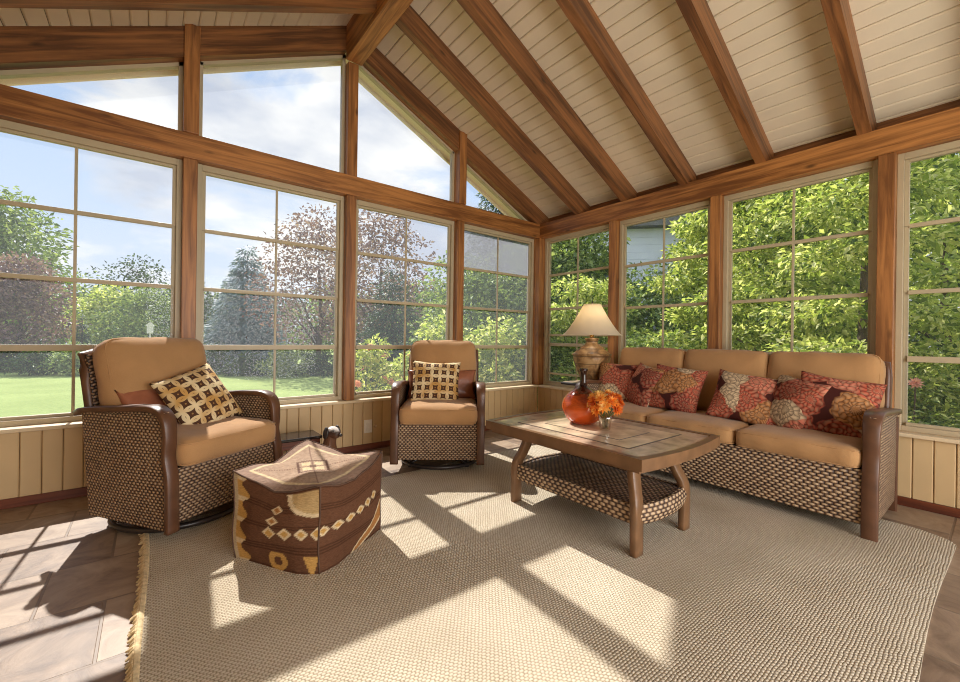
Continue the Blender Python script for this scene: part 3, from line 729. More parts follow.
def side_panel(root, x, sgn, fy, by, h, z0, taper=0.07):
    top = bez([(0, a, b) for a, b in arm_path(fy, by, h, 0.0)[6:]], 6)
    def topz(y):
        for a, b in zip(top, top[1:]):
            if a.y <= y <= b.y: return a.z + (b.z-a.z)*(y-a.y)/(b.y-a.y+1e-9)
        return top[0].z if y < top[0].y else top[-1].z
    fpts = bez([(0, a, b) for a, b in arm_path(fy, by, h, 0.0)[:7]], 6)
    def fy_at(z):
        for a, b in zip(fpts, fpts[1:]):
            if a.z <= z <= b.z: return a.y + (b.y-a.y)*(z-a.z)/(b.z-a.z+1e-9)
        return fpts[-1].y
    def fn(u, v):
        z = z0 + (h-z0)*v
        yf = fy_at(min(z, h*0.93)) + 0.008; yb = by - taper*(1-v)
        y = yf + (yb-yf)*u
        z = min(z, topz(y)-0.010)
        bx = 0.014*math.sin(u*PI)*math.sin(v*PI)
        return Vector((x+sgn*bx, y, z)), Vector((sgn, 0, 0))
    bm = bmesh.new(); slab_grid(bm, fn, 0.026, 16, 14, lambda u, v: (u*(by-fy), v*(h-z0)))
    return finish('side_panel', bm, MAT['wicker'], root, keep_uv=True, smooth=False)
def apron(root, x0, x1, y, z0, z1, bow=0.015, mat='wicker'):
    def fn(u, v):
        x = x0+(x1-x0)*u; return Vector((x, y-bow*math.sin(v*PI), z0+(z1-z0)*v)), Vector((0, -1, 0))
    bm = bmesh.new(); slab_grid(bm, fn, 0.024, 20, 8, lambda u, v: (u*(x1-x0), v*(z1-z0)))
    return finish('front_apron', bm, MAT[mat], root, keep_uv=True)
def back_panel(root, w, y0, y1, z0, z1, th=0.045):
    def fn(u, v):
        x = (u-.5)*w; t = v
        yy = y0 + (y1-y0)*t**1.15 - 0.02*(2*u-1)**2; zz = z0 + (z1-z0)*t - 0.02*(2*u-1)**4*t
        return Vector((x, yy, zz)), Vector((0, 1, -0.2)).normalized()
    bm = bmesh.new(); slab_grid(bm, fn, th, 18, 14, lambda u, v: (u*w, v*(z1-z0)))
    o = finish('back_panel', bm, MAT['wicker_dark'], root, keep_uv=True)
    bm = bmesh.new(); pts = [fn(0, t/10)[0] for t in range(11)] + [fn(t/12, 1)[0] for t in range(1, 13)] + [fn(1, 1-t/10)[0] for t in range(1, 11)]
    add_tube(bm, pts, 0.026, 8); finish('back_frame', bm, MAT['metal'], root, smooth=True)
    return o
def cushion(root, name, w, d, h, M, seed, crown=0.02, r=0.045):
    bm = cushion_bm(w, d, h, r, crown, seed); bmesh.ops.transform(bm, matrix=M, verts=bm.verts)
    o = finish(name, bm, MAT['cushion'], root, None, True)
    pw, pd, pz = w-2*r*0.16, d-2*r*0.16, h/2-r*0.45
    bm = piping_bm(pw, pd, pz, r*0.84)
    bm2 = piping_bm(pw, pd, -pz, r*0.84)
    me = bpy.data.meshes.new('t'); bm2.to_mesh(me); bm2.free(); bm.from_mesh(me); bpy.data.meshes.remove(me)
    bmesh.ops.transform(bm, matrix=M, verts=bm.verts)
    finish('piping', bm, MAT['cushion'], o, None, True)
    return o
def T(x, y, z): return Matrix.Translation((x, y, z))

def armchair(label, loc, rz):
    root = empty('wicker_armchair', label, 'armchair', loc, rz, 'wicker swivel armchairs')
    W = 0.74
    bm = bmesh.new()
    add_tube(bm, [(0.33*math.cos(2*PI*k/40), 0.33*math.sin(2*PI*k/40)+0.02, 0.032) for k in range(40)], 0.016, 8, True)
    for k in range(4):
        a = R(45+90*k); add_sweep(bm, [(0.05*math.cos(a), 0.05*math.sin(a)+0.02, 0.06), (0.2*math.cos(a), 0.2*math.sin(a)+0.02, 0.075), (0.33*math.cos(a), 0.33*math.sin(a)+0.02, 0.04)], 0.03, 0.014, Vector((-math.sin(a), math.cos(a), 0)))
        add_lathe(bm, [(0.014, 0.012), (0.018, 0.014), (0.018, 0.03), (0.012, 0.034)], 10, True, (0.33*math.cos(a), 0.33*math.sin(a)+0.02))
    add_lathe(bm, [(0.06, 0.04), (0.065, 0.06), (0.045, 0.075), (0.045, 0.14), (0.09, 0.15), (0.09, 0.16)], 20, True, (0, 0.02))
    finish('swivel_base', bm, MAT['black_metal'], root, smooth=True)
    bm = bmesh.new(); add_box(bm, (-W/2+0.05, -0.3, 0.16), (W/2-0.05, 0.30, 0.375), 0.01)
    finish('seat_box', bm, MAT['wicker_dark'], root)
    for s in (-1, 1):
        add_arm(root, s*(W/2-0.031), -0.37, 0.35, 0.685, 0.077)
        side_panel(root, s*(W/2-0.03), s, -0.37, 0.33, 0.685, 0.082, 0.08)
    apron(root, -W/2+0.06, W/2-0.06, -0.335, 0.105, 0.385)
    back_panel(root, 0.62, 0.255, 0.42, 0.16, 0.965, 0.07)
    cushion(root, 'seat_cushion', 0.612, 0.64, 0.148, T(0, -0.085, 0.462) @ Matrix.Rotation(R(1), 4, 'X'), 1, 0.012)
    cushion(root, 'back_cushion', 0.60, 0.53, 0.17, T(0, 0.245, 0.78) @ Matrix.Rotation(R(74), 4, 'X'), 2, 0.035, 0.07)
    return root
A1 = ((-3.763, -0.688, 0), R(33))
A2 = ((-1.945, -0.70, 0), R(-36.5))
armchair('brown wicker swivel armchair in the left foreground behind the kilim pouf', *A1)
armchair('brown wicker swivel armchair farther off, facing the camera by the room corner side', *A2)

# sofa
SC, SR = (-0.488, -2.318, 0), R(-90)
root = empty('wicker_sofa', 'brown wicker three-seat sofa with camel cushions along the right wall', 'sofa', SC, SR)
SW = 2.06
for s in (-1, 1):
    add_arm(root, s*(SW/2-0.035), -0.40, 0.38, 0.675, 0.0, 0.07)
    side_panel(root, s*(SW/2-0.033), s, -0.40, 0.38, 0.675, 0.07, 0.03)
    bm = bmesh.new(); add_sweep(bm, [(s*(SW/2-0.035), 0.31, 0.0), (s*(SW/2-0.035), 0.32, 0.3), (s*(SW/2-0.035), 0.34, 0.6)], 0.05, 0.04); finish('leg', bm, MAT['metal'], root)
apron(root, -SW/2+0.07, SW/2-0.07, -0.365, 0.075, 0.375, mat='wicker_sofa')
bm = bmesh.new(); add_box(bm, (-SW/2+0.06, -0.33, 0.12), (SW/2-0.06, 0.28, 0.365), 0.01); finish('seat_box', bm, MAT['wicker_dark'], root)
back_panel(root, SW-0.14, 0.27, 0.405, 0.12, 0.95)
cw = (SW-0.15)/3
for k in (-1, 0, 1):
    cushion(root, 'seat_cushion', cw-0.006, 0.62, 0.125, T(k*cw, -0.09, 0.43), 5+k, 0.018, 0.04)
    cushion(root, 'back_cushion', cw-0.008, 0.52, 0.16, T(k*cw, 0.25, 0.74) @ Matrix.Rotation(R(75), 4, 'X'), 15+k, 0.03, 0.05)

# ------------------------------------------------------------------ throw pillows
def pillow(name, label, group, w, h, th, loc, rz, lean, roll, mat, seed):
    bm = pillow_bm(w, h, th, seed)
    o = finish(name, bm, mat, None, None, True, True)
    o.matrix_world = T(*loc) @ Matrix.Rotation(rz, 4, 'Z') @ Matrix.Rotation(R(-lean), 4, 'X') @ Matrix.Rotation(R(roll), 4, 'Y')
    return put(o, label, 'pillow', group)
def on_chair(A, x, y, z):
    (cx, cy, cz), rz = A; c, s = math.cos(rz), math.sin(rz)
    return (cx + c*x - s*y, cy + s*x + c*y, cz+z)
g1 = 'throw pillows on the armchairs'
pillow('throw_pillow', 'brown and cream ring-patterned pillow tilted on the seat of the nearer armchair', g1, 0.40, 0.40, 0.15, on_chair(A1, 0.06, -0.03, 0.675), A1[1]+R(-4), 30, -17, MAT['rings'], 1)
pillow('throw_pillow', 'brown satin pillow tucked behind the ring-patterned pillow on the nearer armchair', g1, 0.58, 0.26, 0.12, on_chair(A1, 0.0, 0.11, 0.64), A1[1], 24, 0, MAT['satin'], 2)
pillow('throw_pillow', 'brown and cream ring-patterned pillow sitting upright on the far armchair', g1, 0.42, 0.37, 0.14, on_chair(A2, -0.045, -0.03, 0.69), A2[1]+R(3), 22, 2, MAT['rings'], 3)
pillow('throw_pillow', 'brown satin pillow behind the ring-patterned pillow on the far armchair', g1, 0.62, 0.27, 0.12, on_chair(A2, 0.0, 0.10, 0.655), A2[1], 20, -1, MAT['satin'], 4)
g2 = 'red dahlia print pillows on the sofa'
def sp(y, x, z, lean, roll, turn, w, h, label, seed):
    pillow('throw_pillow', label, g2, w, h, 0.15, (x, y, z), SR+R(turn), lean, roll, MAT['dahlia'], seed)
sp(-1.47, -0.45, 0.665, 22, 2, 18, 0.40, 0.40, 'red dahlia print pillow at the sofa\'s lamp end', 11)
sp(-1.74, -0.48, 0.665, 24, 6, -28, 0.40, 0.40, 'red dahlia print pillow second from the lamp, overlapped by its right neighbour', 12)
sp(-2.05, -0.50, 0.675, 26, 5, 4, 0.43, 0.40, 'red dahlia print pillow third from the lamp, alone in front of the middle back cushion', 13)
sp(-2.575, -0.50, 0.66, 34, 9, 14, 0.44, 0.41, 'tilted dahlia print pillow left of the two at the sofa\'s near arm', 14)
sp(-2.83, -0.475, 0.655, 30, 8, -30, 0.41, 0.40, 'dahlia print pillow wedged between two others in the near seat', 15)
sp(-3.085, -0.48, 0.665, 28, 9, 12, 0.43, 0.42, 'dahlia print pillow leaning against the near sofa arm', 16)

# ------------------------------------------------------------------ kilim pouf
def kilim(face, u, v):
    brown, gold, cream, grey, orange = srgb(104, 70, 50), srgb(200, 156, 88), srgb(222, 200, 162), srgb(122, 98, 84), srgb(176, 124, 72)
    if face == 'top':
        c = srgb(156, 130, 114)
        a, b = u-.5, v-.5
        m = max(abs(a), abs(b))
        if 0.37 < m < 0.40: c = cream
        if m < 0.37:
            c = srgb(178, 152, 130)
            if abs(a-b) < 0.012 or abs(a+b) < 0.012: c = srgb(140, 112, 96)
            d = abs(a)+abs(b)
            if 0.17 < d < 0.2: c = srgb(112, 84, 72)
            for sx, sy in ((0.08, 0), (-0.08, 0), (0, 0.08), (0, -0.08)):
                if abs(a-sx)+abs(b-sy) < 0.055: c = cream
            if d < 0.04: c = grey
        return c
    c = brown
    if abs((v*34) % 1 - .5) < .08: c = srgb(76, 48, 32)
    def dia(u0, v0, a, b):
        return abs(u-u0)/a + abs(v-v0)/b
    if face == 'left':                 # face towards the camera's left
        for k in range(4):
            d = dia(0.50+0.16*k, 0.42+0.005*k, 0.075, 0.075)
            if d < 1: c = cream if d > 0.6 else gold
        for k in range(1, 3):
            d = dia(0.50+0.03*k, 0.42+0.16*k, 0.07, 0.07)
            if d < 1: c = cream if d > 0.6 else orange
        if u < 0.24:
            ww = 0.16+0.05*math.sin(v*26)
            if 0.06 < u < ww: c = gold if abs(math.sin(v*13)) > 0.35 else cream
            if u < 0.05: c = srgb(196, 176, 146)
        r = math.hypot(u-1.0, (v-0.96)*1.1)
        if r < 0.36 and v < 0.96: c = srgb(190, 160, 112) if r < 0.31 else cream
        if v < 0.2:
            r2 = math.hypot((u-0.55), (v-0.1))
            if 0.05 < r2 < 0.11: c = gold
            if u > 0.80 and abs(u-0.92) < 0.02+0.35*(v): c = gold
    elif face == 'right':
        for k in range(6):
            d = dia(0.05+0.15*k, 0.45+0.022*k, 0.07, 0.06)
            if d < 1: c = cream if d > 0.6 else gold
        if u > 0.45:
            t = (u-0.45)/0.55
            if v < t*0.42 and v > t*0.42-0.10-0.14*t: c = orange if v < t*0.42-0.03 and v > t*0.42-0.07-0.14*t else cream
    else:
        for k in range(6):
            d = dia(0.1+0.16*k, 0.45, 0.07, 0.07)
            if d < 1: c = cream if d > 0.6 else gold
    return c
def pouf():
    W, Hh, n = 0.50, 0.405, 64
    verts, faces, cols = [], [], []
    def soft(p):                        # p in [-1,1]^3, z in [0,1]
        x, y, z = p
        bx = 1 + (0.03+0.075*math.sin(z*PI))*(1-y*y); by = 1 + (0.03+0.075*math.sin(z*PI))*(1-x*x)
        c = (abs(x)*abs(y))
        px, py = x*W/2*bx, y*W/2*by
        rr = math.hypot(x, y)
        k = 1 - 0.10*max(0, c-0.5)/0.5*(1-0.5*z**4)*(0.15+0.85*(1-x)*(1-y)/4)
        px *= k; py *= k
        pinch = (1-z)**8; px *= 1-0.015*pinch; py *= 1-0.015*pinch
        edge = max(abs(x), abs(y))
        pz = z*Hh
        if z > 0.5:
            t = (z-0.5)*2
            pz += t*(0.045*c*1.0 - 0.014*(edge**6)*(1-c) + 0.012*(1-edge**2) + (0.035*y + 0.012*x) - 0.026 + 0.006*x - 0.021*y)
            pz += 0.006*math.sin(6*x+1)*math.sin(5*y)*t
        px += 0.006*math.sin(9*z+3*y); py += 0.006*math.sin(8*z+3*x+1)
        return (px, py, max(0.0, pz))
    fs = {'left': lambda u, v: (-1, 1-2*u, v), 'right': lambda u, v: (-1+2*u, -1, v), 'rearl': lambda u, v: (1-2*u, 1, v), 'rearr': lambda u, v: (1, -1+2*u, v),
          'top': lambda u, v: (-1+2*u, -1+2*v, 1), 'bot': lambda u, v: (-1+2*u, 1-2*v, 0)}
    for fc, f in fs.items():
        base = len(verts)
        for i in range(n+1):
            for j in range(n+1):
                verts.append(soft(f(i/n, j/n))); cols.append(kilim(fc, i/n, j/n))
        for i in range(n):
            for j in range(n):
                a = base+i*(n+1)+j; faces.append((a, a+n+1, a+n+2, a+1))
    me = bpy.data.meshes.new('pouf'); me.from_pydata(verts, [], faces)
    at = me.attributes.new('weave', 'FLOAT_COLOR', 'POINT')
    at.data.foreach_set('color', np.array([(*c, 1) for c in cols], dtype=np.float32).ravel())
    for p in me.polygons: p.use_smooth = True
    root = empty('kilim_pouf', 'square brown kilim pouf with cream and gold diamonds on the rug', 'pouf', (-3.282, -1.562, 0.013), R(33.5))
    mesh_obj('cover', me, MAT['kilim'], root)
    bm = bmesh.new()                    # welted seams
    for e in (lambda t: (-1, -1, t), lambda t: (-1, 1, t), lambda t: (1, -1, t), lambda t: (-1+2*t, -1, 1), lambda t: (-1, -1+2*t, 1), lambda t: (-1+2*t, 1, 1), lambda t: (1, -1+2*t, 1)):
        add_tube(bm, [Vector(soft(e(k/24))) for k in range(25)], 0.004, 6)
    finish('seam', bm, mat_plain('pouf_seam', srgb(86, 62, 48), 0.9, 0.3, 30.0), root, smooth=True)
pouf()

# ------------------------------------------------------------------ coffee table
CT = (-1.81, -2.21, 0.013); TW, TL, TH = 0.41, 0.55, 0.525
root = empty('coffee_table', 'low coffee table with stone tile top and woven lower shelf on the rug', 'coffee table', CT)
def rounded_outline(w, l, bow, n=10):
    pts = []
    for k in range(n+1): t = -1+2*k/n; pts.append((t*w, -l-bow*(1-t*t)))
    for k in range(n+1): t = 1-2*k/n; pts.append((t*w, l+bow*(1-t*t)))
    return pts
def ring_prism(bm, outer, inner, z0, z1):
    n = len(outer)
    vo = [[bm.verts.new((x, y, z)) for x, y in outer] for z in (z0, z1)]; vi = [[bm.verts.new((x, y, z)) for x, y in inner] for z in (z0, z1)]
    for k in range(n):
        j = (k+1) % n
        bm.faces.new((vo[0][k], vo[0][j], vo[1][j], vo[1][k])); bm.faces.new((vi[0][k], vi[1][k], vi[1][j], vi[0][j]))
        bm.faces.new((vo[1][k], vo[1][j], vi[1][j], vi[1][k])); bm.faces.new((vo[0][k], vi[0][k], vi[0][j], vo[0][j]))
bm = bmesh.new()
ring_prism(bm, rounded_outline(TW, TL, 0.04), rounded_outline(TW-0.035, TL-0.035, 0.037), TH-0.055, TH)
prism_xy(bm, rounded_outline(TW-0.034, TL-0.034, 0.037), TH-0.03, TH-0.012)
top = finish('tabletop', bm, MAT['table_metal'], root)
bm = bmesh.new(); prism_xy(bm, rounded_outline(TW-0.036, TL-0.036, 0.036), TH-0.012, TH-0.005); finish('stone_border', bm, MAT['stone_dark'], top)
bm = bmesh.new(); prism_xy(bm, [(-0.27, -0.40), (0.27, -0.40), (0.27, 0.40), (-0.27, 0.40)], TH-0.012, TH-0.0038); finish('grout_line', bm, MAT['grout'], top)
bm = bmesh.new(); prism_xy(bm, [(-0.26, -0.39), (0.26, -0.39), (0.26, 0.39), (-0.26, 0.39)], TH-0.012, TH-0.003); finish('stone_field', bm, MAT['stone'], top)
bm = bmesh.new(); prism_xy(bm, [(-0.155, -0.27), (0.155, -0.27), (0.155, 0.27), (-0.155, 0.27)], TH-0.012, TH-0.0022); finish('grout_line', bm, MAT['grout'], top)
bm = bmesh.new(); prism_xy(bm, [(-0.147, -0.262), (0.147, -0.262), (0.147, 0.262), (-0.147, 0.262)], TH-0.012, TH-0.0015); finish('stone_center', bm, MAT['stone'], top)
bm = bmesh.new(); ring_prism(bm, rounded_outline(TW-0.03, TL-0.03, 0.035), rounded_outline(TW-0.05, TL-0.05, 0.033), TH-0.075, TH-0.05); finish('under_rim', bm, MAT['table_metal'], root)
for sx in (-1, 1):
    for sy in (-1, 1):
        p = bez([(sx*0.20, sy*0.385, TH-0.05), (sx*0.195, sy*0.38, TH-0.12), (sx*0.215, sy*0.40, TH-0.2), (sx*0.24, sy*0.425, TH-0.27), (sx*0.245, sy*0.43, TH-0.36), (sx*0.243, sy*0.43, 0.0)], 6)
        bm = bmesh.new(); add_sweep(bm, p, 0.072, 0.038, Vector((1, 0, 0)))
        finish('leg', bm, MAT['table_metal'], root, (0, 0, 1), True)
bm = bmesh.new(); lay = bm.loops.layers.uv.verify()
prism_xy(bm, rounded_outline(0.235, 0.42, 0.03), 0.215, 0.232)
sh = finish('shelf', bm, MAT['wicker_dark'], root)
bm = bmesh.new(); lay = bm.loops.layers.uv.verify()
ol = rounded_outline(0.25, 0.43, 0.04, 14); per = [0]
for a, b in zip(ol, ol[1:]+ol[:1]): per.append(per[-1]+math.hypot(b[0]-a[0], b[1]-a[1]))
for k in range(len(ol)):
    a, b = ol[k], ol[(k+1) % len(ol)]
    rows = 4
    for r in range(rows):
        def pt(p, t): s = 1+0.03*math.sin(t*PI); return Vector((p[0]*s, p[1]*s, 0.145+0.095*t))
        vs = [bm.verts.new(pt(a, r/rows)), bm.verts.new(pt(b, r/rows)), bm.verts.new(pt(b, (r+1)/rows)), bm.verts.new(pt(a, (r+1)/rows))]
        f = bm.faces.new(vs)
        for l, uvv in zip(f.loops, ((per[k], r/rows*0.085), (per[k+1], r/rows*0.085), (per[k+1], (r+1)/rows*0.085), (per[k], (r+1)/rows*0.085))): l[lay].uv = uvv
    vs = [bm.verts.new((p[0]*0.93, p[1]*0.96, z)) for p, z in ((a, 0.145), (b, 0.145), (b, 0.24), (a, 0.24))]
    f = bm.faces.new(vs[::-1])
    for l in f.loops: l[lay].uv = (l.vert.co.x+l.vert.co.y, l.vert.co.z)
    for z in (0.145, 0.24):
        vs = [bm.verts.new((*p, z)) for p in (a, b, (b[0]*0.93, b[1]*0.96), (a[0]*0.93, a[1]*0.96))]
        f = bm.faces.new(vs if z > 0.2 else vs[::-1])
        for l in f.loops: l[lay].uv = (l.vert.co.x, l.vert.co.y)
bmesh.ops.remove_doubles(bm, verts=bm.verts, dist=1e-4)
finish('shelf_edge', bm, MAT['wicker_sofa'], sh, keep_uv=True)
TABLE_Z = CT[2]+TH-0.0015

# amber bottle
root = empty('glass_bottle', 'round orange amber glass bottle with a dark neck on the coffee table', 'bottle', (-1.765, -2.085, TABLE_Z))
bm = bmesh.new()
add_lathe(bm, [(0.052, 0.0), (0.074, 0.004), (0.108, 0.035), (0.129, 0.075), (0.135, 0.11), (0.127, 0.15), (0.101, 0.188), (0.062, 0.214), (0.036, 0.228), (0.024, 0.24)], 40)
finish('body', bm, MAT['amber'], root, smooth=True)
bm = bmesh.new(); add_lathe(bm, [(0.024, 0.238), (0.0205, 0.265), (0.019, 0.31), (0.020, 0.330), (0.026, 0.337), (0.027, 0.348), (0.021, 0.352)], 28)
finish('neck', bm, mat_plain('dark_amber_glass', srgb(46, 26, 18), 0.1), root, smooth=True)

# flowers in a small vase
root = empty('flower_vase', 'small glass vase of orange and yellow flowers on the coffee table', 'flower vase', (-1.815, -2.285, TABLE_Z))
bm = bmesh.new()
prof = [(0.022, 0.0), (0.030, 0.003), (0.034, 0.03), (0.040, 0.065), (0.048, 0.088), (0.044, 0.088), (0.036, 0.062), (0.030, 0.03), (0.026, 0.01), (0.001, 0.008)]
add_lathe(bm, prof, 28); finish('vase', bm, MAT['clear'], root, smooth=True)
def leaf_mesh(name, pos, dirs, ups, size, rnd, wid=0.5, fold=0.15):
    """diamond leaves: numpy arrays pos (n,3), dirs (n,3) tip direction, ups normals, size (n,)"""
    n = len(pos)
    dirs = dirs/np.linalg.norm(dirs, axis=1, keepdims=True)
    side = np.cross(dirs, ups); side /= np.maximum(np.linalg.norm(side, axis=1, keepdims=True), 1e-6)
    nor = np.cross(side, dirs); s = size[:, None]
    v = np.empty((n, 4, 3))
    v[:, 0] = pos; v[:, 1] = pos+dirs*s*0.45+side*s*wid*0.5+nor*s*fold; v[:, 2] = pos+dirs*s; v[:, 3] = pos+dirs*s*0.45-side*s*wid*0.5+nor*s*fold
    idx = np.arange(n*4).reshape(n, 4)
    tri = np.concatenate([idx[:, [0, 1, 2]], idx[:, [0, 2, 3]]], axis=1).reshape(-1)
    me = bpy.data.meshes.new(name)
    me.vertices.add(n*4); me.vertices.foreach_set('co', v.reshape(-1))
    me.loops.add(n*6); me.loops.foreach_set('vertex_index', tri.astype(np.int32))
    me.polygons.add(n*2); me.polygons.foreach_set('loop_start', np.arange(0, n*6, 3, dtype=np.int32))
    me.update(calc_edges=True)
    a = me.attributes.new('rnd', 'FLOAT', 'POINT'); a.data.foreach_set('value', np.repeat(rnd, 4).astype(np.float32))
    return me
def flower_mesh(name, r, rs, tone, layers=3, np_=11):
    P, D, U, S, Q = [], [], [], [], []
    for l in range(layers):
        for k in range(np_):
            a = 2*PI*(k+0.5*l)/np_ + rs.uniform(-.1, .1); el = R(8+28*l+rs.uniform(-8, 8))
            d = np.array([math.cos(a)*math.cos(el), math.sin(a)*math.cos(el), math.sin(el)])
            P.append(d*r*0.08); D.append(d); U.append(np.array([-math.cos(a)*math.sin(el), -math.sin(a)*math.sin(el), math.cos(el)])); S.append(r*(1-0.15*l)); Q.append(min(1, max(0, tone+rs.uniform(-.2, .2)+0.1*l)))
    return leaf_mesh(name, np.array(P), np.array(D), np.array(U), np.array(S), np.array(Q), 0.42, 0.06)
rs = random.Random(5)
heads = []
for k in range(20):
    z = 1-2*(k+.5)/26; a = k*2.399963
    rr_ = math.sqrt(max(0, 1-z*z)); heads.append((rr_*math.cos(a), rr_*math.sin(a), z))
bm = bmesh.new()
for x, y, z in heads: add_tube(bm, [(x*0.012, y*0.012, 0.012), (x*0.02, y*0.02, 0.07), (x*0.07, y*0.07, 0.14+z*0.055)], 0.0022, 5)
finish('stems', bm, mat_plain('flower_stem', srgb(92, 96, 44), 0.7), root)
for x, y, z in heads:
    me = flower_mesh('flower', rs.uniform(0.034, 0.046), rs, rs.choice([0.15, 0.4, 0.65, 0.9, 0.95]))
    o = mesh_obj('flower', me, MAT['petal_orange'], root)
    o.location = (x*0.085, y*0.085, 0.150+z*0.066)
    o.rotation_euler = Vector((x, y, z+0.35)).to_track_quat('Z', 'Y').to_euler()

# ------------------------------------------------------------------ end table and lamp
ET = (-0.375, -1.065, 0)
root = empty('end_table', 'small dark pedestal end table under the lamp, between the sofa and the room corner', 'end table', ET)
bm = bmesh.new(); add_box(bm, (-0.20, -0.195, 0.605), (0.20, 0.195, 0.632), 0.012); finish('table_top', bm, MAT['black_metal'], root)
bm = bmesh.new(); add_box(bm, (-0.18, -0.175, 0.625), (0.18, 0.175, 0.635), 0.004); finish('top_inset', bm, MAT['stone_dark'], root)
bm = bmesh.new(); add_lathe(bm, [(0.15, 0.0), (0.16, 0.012), (0.15, 0.03), (0.10, 0.05), (0.085, 0.12), (0.085, 0.50), (0.10, 0.58), (0.13, 0.606)], 28); finish('pedestal', bm, MAT['wicker_dark'], root, smooth=True)
LP = (-0.365, -1.105, 0.6355)
root = empty('table_lamp', 'table lamp with cream cone shade and aged brown jar base by the corner', 'lamp', LP)
bm = bmesh.new()
add_lathe(bm, [(0.08, 0.0), (0.10, 0.004), (0.105, 0.02), (0.115, 0.05), (0.15, 0.13), (0.178, 0.21), (0.188, 0.255), (0.186, 0.272), (0.196, 0.28), (0.196, 0.292), (0.18, 0.30), (0.15, 0.33), (0.105, 0.365), (0.068, 0.39), (0.058, 0.41), (0.062, 0.43), (0.072, 0.44), (0.072, 0.452), (0.03, 0.458)], 44)
finish('jar_base', bm, MAT['ceramic'], root, smooth=True)
bm = bmesh.new(); add_lathe(bm, [(0.022, 0.455), (0.022, 0.50), (0.012, 0.51), (0.012, 0.56), (0.018, 0.57), (0.018, 0.62), (0.004, 0.63)], 16); finish('socket', bm, mat_plain('brass', srgb(170, 130, 70), 0.3, metal=0.9), root, smooth=True)
bm = bmesh.new()
prof = []
for k in range(13):
    t = k/12; prof.append((0.305-0.215*t**0.80 if False else 0.30-0.215*(t**0.78), 0.485+0.32*t))
inner = [(r-0.004, z) for r, z in prof[::-1]]
add_lathe(bm, prof+inner, 48, False); finish('lamp_shade', bm, MAT['shade'], root, smooth=True)
bm = bmesh.new()
for k in range(3):
    a = 2*PI*k/3; add_tube(bm, [(0, 0, 0.795), (0.084*math.cos(a), 0.084*math.sin(a), 0.80)], 0.002, 5)
add_tube(bm, [(0, 0, 0.62), (0, 0, 0.80)], 0.004, 6)
add_lathe(bm, [(0.003, 0.80), (0.01, 0.81), (0.01, 0.82), (0.003, 0.835)], 12)
finish('harp', bm, MAT['black_metal'], root)
bl = bpy.data.lights.new('lamp_bulb', 'POINT'); bl.energy = 1.3; bl.shadow_soft_size = 0.03; bl.color = (1.0, 0.9, 0.74)
bo = bpy.data.objects.new('lamp_bulb', bl); C.objects.link(bo); bo.location = (LP[0], LP[1], LP[2]+0.66)

# ------------------------------------------------------------------ low side table and dog figure behind the pouf
root = empty('side_table', 'low dark side table against the knee wall between the two armchairs', 'side table', (-3.03, -0.27, 0))
bm = bmesh.new(); add_box(bm, (-0.17, -0.13, 0.262), (0.17, 0.13, 0.285), 0.006); finish('table_top', bm, mat_plain('black_lacquer', srgb(34, 28, 28), 0.12), root)
bm = bmesh.new(); add_box(bm, (-0.155, -0.115, 0.20), (0.155, 0.115, 0.262), 0.004); finish('apron', bm, MAT['base'], root)
for s in (-1, 1):
    for t in (-1, 1):
        bm = bmesh.new(); add_box(bm, (s*0.135-0.018, t*0.095-0.018, 0), (s*0.135+0.018, t*0.095+0.018, 0.21), 0.004); finish('leg', bm, MAT['base'], root)
def skin(name, verts, edges, radii, mat, parent, sub=2):
    me = bpy.data.meshes.new(name); me.from_pydata(verts, edges, [])
    o = mesh_obj(name, me, mat, parent)
    m = o.modifiers.new('skin', 'SKIN')
    sl = me.skin_vertices[0] if me.skin_vertices else None
    if sl is None:
        bm_ = bmesh.new(); bm_.from_mesh(me); bm_.verts.layers.skin.verify(); bm_.to_mesh(me); bm_.free(); sl = me.skin_vertices[0]
    for sv, r in zip(sl.data, radii): sv.radius = (r, r)
    sl.data[0].use_root = True
    s = o.modifiers.new('sub', 'SUBSURF'); s.levels = sub; s.render_levels = sub
    return o
def mat_dog():
    m, nt, out = new_mat('painted_dog')
    tc = nt.nodes.new('ShaderNodeTexCoord'); sx = nt.nodes.new('ShaderNodeSeparateXYZ'); L(nt, tc.outputs['Object'], sx.inputs[0])
    n = N(nt, 'ShaderNodeTexNoise', Scale=14.0, Detail=3.0); L(nt, tc.outputs['Object'], n.inputs[0])
    z = M2(nt, 'ADD', sx.outputs[2], M2(nt, 'MULTIPLY', M2(nt, 'SUBTRACT', n.outputs[0], 0.5), 0.05))
    c = ramp(nt, M2(nt, 'MULTIPLY', z, 2.4), [(0.2, srgb(120, 86, 60)), (0.74, srgb(96, 62, 44)), (0.84, srgb(60, 40, 32)), (0.9, srgb(222, 214, 206))])
    principled(nt, out, c, 0.4); return m
root = empty('dog_figurine', 'small brown and white dog figure sitting between pouf and knee wall', 'figurine', (-2.87, -0.53, 0), R(20))
v = [(0, 0.03, 0.09), (0, 0.0, 0.17), (0, -0.03, 0.25), (0, -0.045, 0.31), (0, -0.06, 0.355), (0, -0.10, 0.335), (0, -0.135, 0.322),
     (0.035, -0.05, 0.17), (0.037, -0.06, 0.08), (0.037, -0.075, 0.02), (-0.035, -0.05, 0.17), (-0.037, -0.06, 0.08), (-0.037, -0.075, 0.02),
     (0.06, 0.03, 0.05), (0.065, -0.03, 0.02), (-0.06, 0.03, 0.05), (-0.065, -0.03, 0.02), (0, 0.11, 0.03), (0.03, 0.16, 0.03)]
